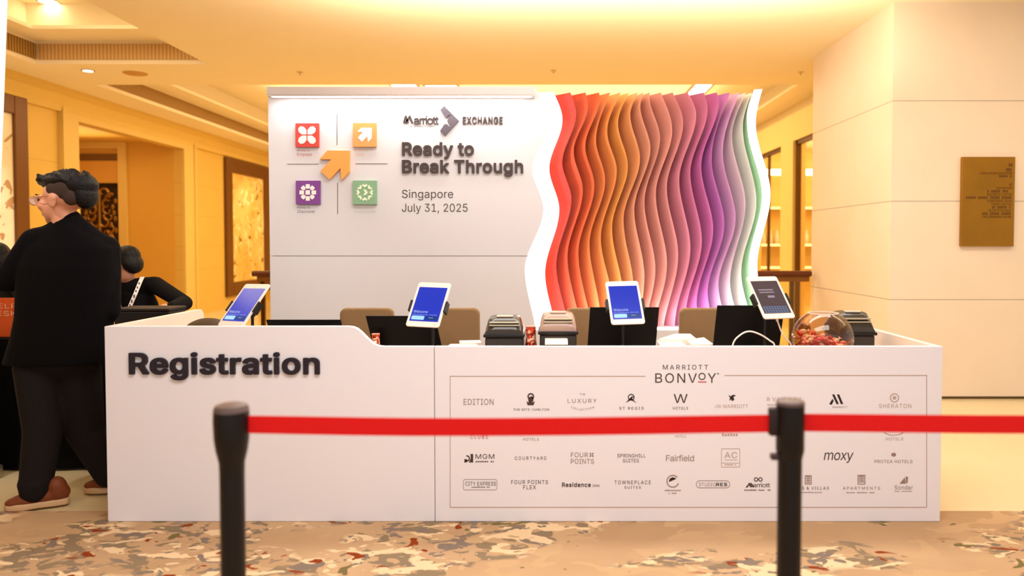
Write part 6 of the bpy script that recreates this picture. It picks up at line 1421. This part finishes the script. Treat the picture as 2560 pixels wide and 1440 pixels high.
# --- seated woman at the help desk
D2 = YH + .98
q = lambda px, py, dy=0.0: P(px, py, D2 + dy)
def seated(name_label, hc, yaw, pitch, hair_fn, D2, q, arms, hands, shirt, extra):
    t = thing('person', name_label, 'person', (hc.x, D2 + .15, 0))
    M = head_parts(hc, yaw, pitch, 1.02)
    nk = hc + Vector((0, .02, -.10)); ch_ = hc + Vector((.02, .06, -.36)); pv = Vector((hc.x + .02, D2 + .18, .52))
    sL, eL, wL, sR, eR, wR = arms
    mb = MB(); head_skin(mb, M); mb.cap(nk + Vector((0, 0, .05)), .050, nk + Vector((0, .02, -.08)), .056)
    mb.cap(sL, .045, sR, .045); mb.ell(ch_, (.15, .09, .2)); mb.cap(ch_, .11, pv, .13)
    for a_, b_, c_ in ((sL, eL, wL), (sR, eR, wR)): mb.cap(a_, .042, b_, .036); mb.cap(b_, .036, c_, .026)
    for (wp, f_, up_, rt_) in hands: hand(mb, wp, f_, up_, .95, rt_)
    for sx in (-1, 1):
        kn = pv + Vector((sx * .11, -.40, -.02)); mb.cap(pv + Vector((sx * .09, 0, -.02)), .075, kn, .055); mb.cap(kn, .055, kn + Vector((0, .05, -.42)), .04)
        mb.cap(kn + Vector((0, .05, -.44)), .035, kn + Vector((0, -.10, -.46)), .03)
    mb.build('body', skin, t, remesh=.008, smit=3)
    face_details(t, M)
    mb = MB()
    mb.cap(sL, .066, sR, .066); mb.ell(ch_, (.185, .125, .23)); mb.cap(ch_ + Vector((0, 0, -.05)), .14, pv, .15); mb.cap(nk + Vector((0, .02, -.075)), .066, nk + Vector((0, .02, -.12)), .09)
    for a_, b_, c_ in ((sL, eL, wL), (sR, eR, wR)): mb.cap(a_, .066, b_, .056); mb.cap(b_, .056, c_, .04)
    mb.build('jacket', shirt, t, remesh=.011, smit=4)
    mb = MB()
    for sx in (-1, 1):
        kn = pv + Vector((sx * .11, -.40, -.02)); mb.cap(pv + Vector((sx * .09, 0, -.02)), .095, kn, .075); mb.cap(kn, .075, kn + Vector((0, .05, -.36)), .06)
    mb.build('trousers', trou, t, remesh=.012, smit=4)
    mb = MB()
    for sx in (-1, 1):
        kn = pv + Vector((sx * .11, -.40, -.02)); mb.ell((kn.x, kn.y - .01, .045), (.045, .13, .04))
    mb.build('shoes', blackp, t, remesh=.01)
    mb = MB(); hair_fn(mb, M); mb.build('hair', hairm, t, remesh=.006, smit=3)
    extra(t, M)
    # chair under the person
    c_ = thing('office_chair', 'dark chair under ' + ('the woman with the white lanyard' if hc.x > -3.6 else 'the person at the left edge'), 'chair', (pv.x, pv.y, 0), 'chairs at the help desk')
    MB().box(pv.x - .22, pv.x + .22, pv.y - .24, pv.y + .2, .36, .41).build('seat', blk, c_, bevel=.015)
    MB().box(pv.x - .2, pv.x + .2, pv.y + .2, pv.y + .24, .41, .85).build('backrest', blk, c_, bevel=.015)
    for sx in (-.19, .19):
        for sy in (-.2, .18): MB().tube([(pv.x + sx, pv.y + sy, .36), (pv.x + sx * 1.08, pv.y + sy * 1.08, 0)], .012, 8).build('leg', chl, c_, smooth=True)
    return t, M
def hair_bob(mb, M):
    mb.ell((0, -.028, .058), (.088, .102, .084), M); mb.ell((0, -.06, .0), (.084, .062, .085), M); mb.ell((0, .04, .088), (.074, .055, .04), M)
    for sx in (-1, 1): mb.ell((sx * .068, .0, .05), (.026, .06, .06), M)
def lanyard(t, M):
    lw = mat('lanyard_white', (238, 228, 220), .6)
    lk = mat('lanyard_print', (60, 50, 54), .6)
    m = MB(); m2 = MB()
    for pts in (((356, 692, .0), (350, 705, -.10), (338, 735, -.15), (322, 772, -.17), (318, 792, -.17)), ((290, 700, -.02), (290, 722, -.12), (293, 745, -.16), (300, 775, -.17), (314, 792, -.17))):
        w_ = 5.0; vs = []; fs = []
        L = [P(a_ - w_, b_, D2 + c_) for a_, b_, c_ in pts]; R_ = [P(a_ + w_, b_, D2 + c_) for a_, b_, c_ in pts]
        n = len(pts)
        for i in range(n): vs += [L[i], R_[i], R_[i] + Vector((0, .003, 0)), L[i] + Vector((0, .003, 0))]
        for i in range(n - 1):
            for k in range(4): fs.append([4 * i + k, 4 * i + (k + 1) % 4, 4 * i + 4 + (k + 1) % 4, 4 * i + 4 + k])
        m.add(vs, fs)
        for i in range(1, n - 1):
            for f_ in (.15, .5, .8):
                c_ = (L[i].lerp(L[i + 1], f_) + R_[i].lerp(R_[i + 1], f_)) / 2; c_.y -= .002
                m2.box(c_.x - .004, c_.x + .004, c_.y - .001, c_.y, c_.z - .012, c_.z + .012)
    ly = m.build('lanyard', lw, t)
    m2.build('lanyard_print', lk, ly)
hc = q(316, 664)
seated('seated woman in black with a white printed lanyard leaning over the help desk', hc, math.radians(75), math.radians(-22), hair_bob, D2, q,
       (q(285, 722, .02), q(262, 775, -.16), q(290, 795, -.36), q(388, 712, .04), q(462, 758, -.12), q(428, 768, -.34)),
       [(q(290, 795, -.36), Vector((.5, -.7, -.1)), Vector((0, 0, 1)), 1), (q(428, 768, -.34), Vector((-.8, -.5, 0)), Vector((0, 0, 1)), -1)],
       mat('jacket_black_knit', (10, 8, 9), .9, spec=.15), lanyard)
D3 = YH + 1.0
q3 = lambda px, py, dy=0.0: P(px, py, D3 + dy)
h3 = q3(-8, 655)
seated('seated person with black hair cut off by the left edge behind the orange sign', h3, math.radians(40), math.radians(-16), hair_bob, D3, q3,
       (q3(-75, 720, .02), q3(-110, 790, -.1), q3(-60, 800, -.36), q3(50, 720, .02), q3(70, 780, -.1), q3(20, 795, -.36)),
       [(q3(-60, 800, -.36), Vector((.4, -.8, 0)), Vector((0, 0, 1)), 1), (q3(20, 795, -.36), Vector((-.4, -.8, 0)), Vector((0, 0, 1)), -1)],
       mat('jacket_dark_grey', (26, 22, 24), .9), lambda t, M: None)
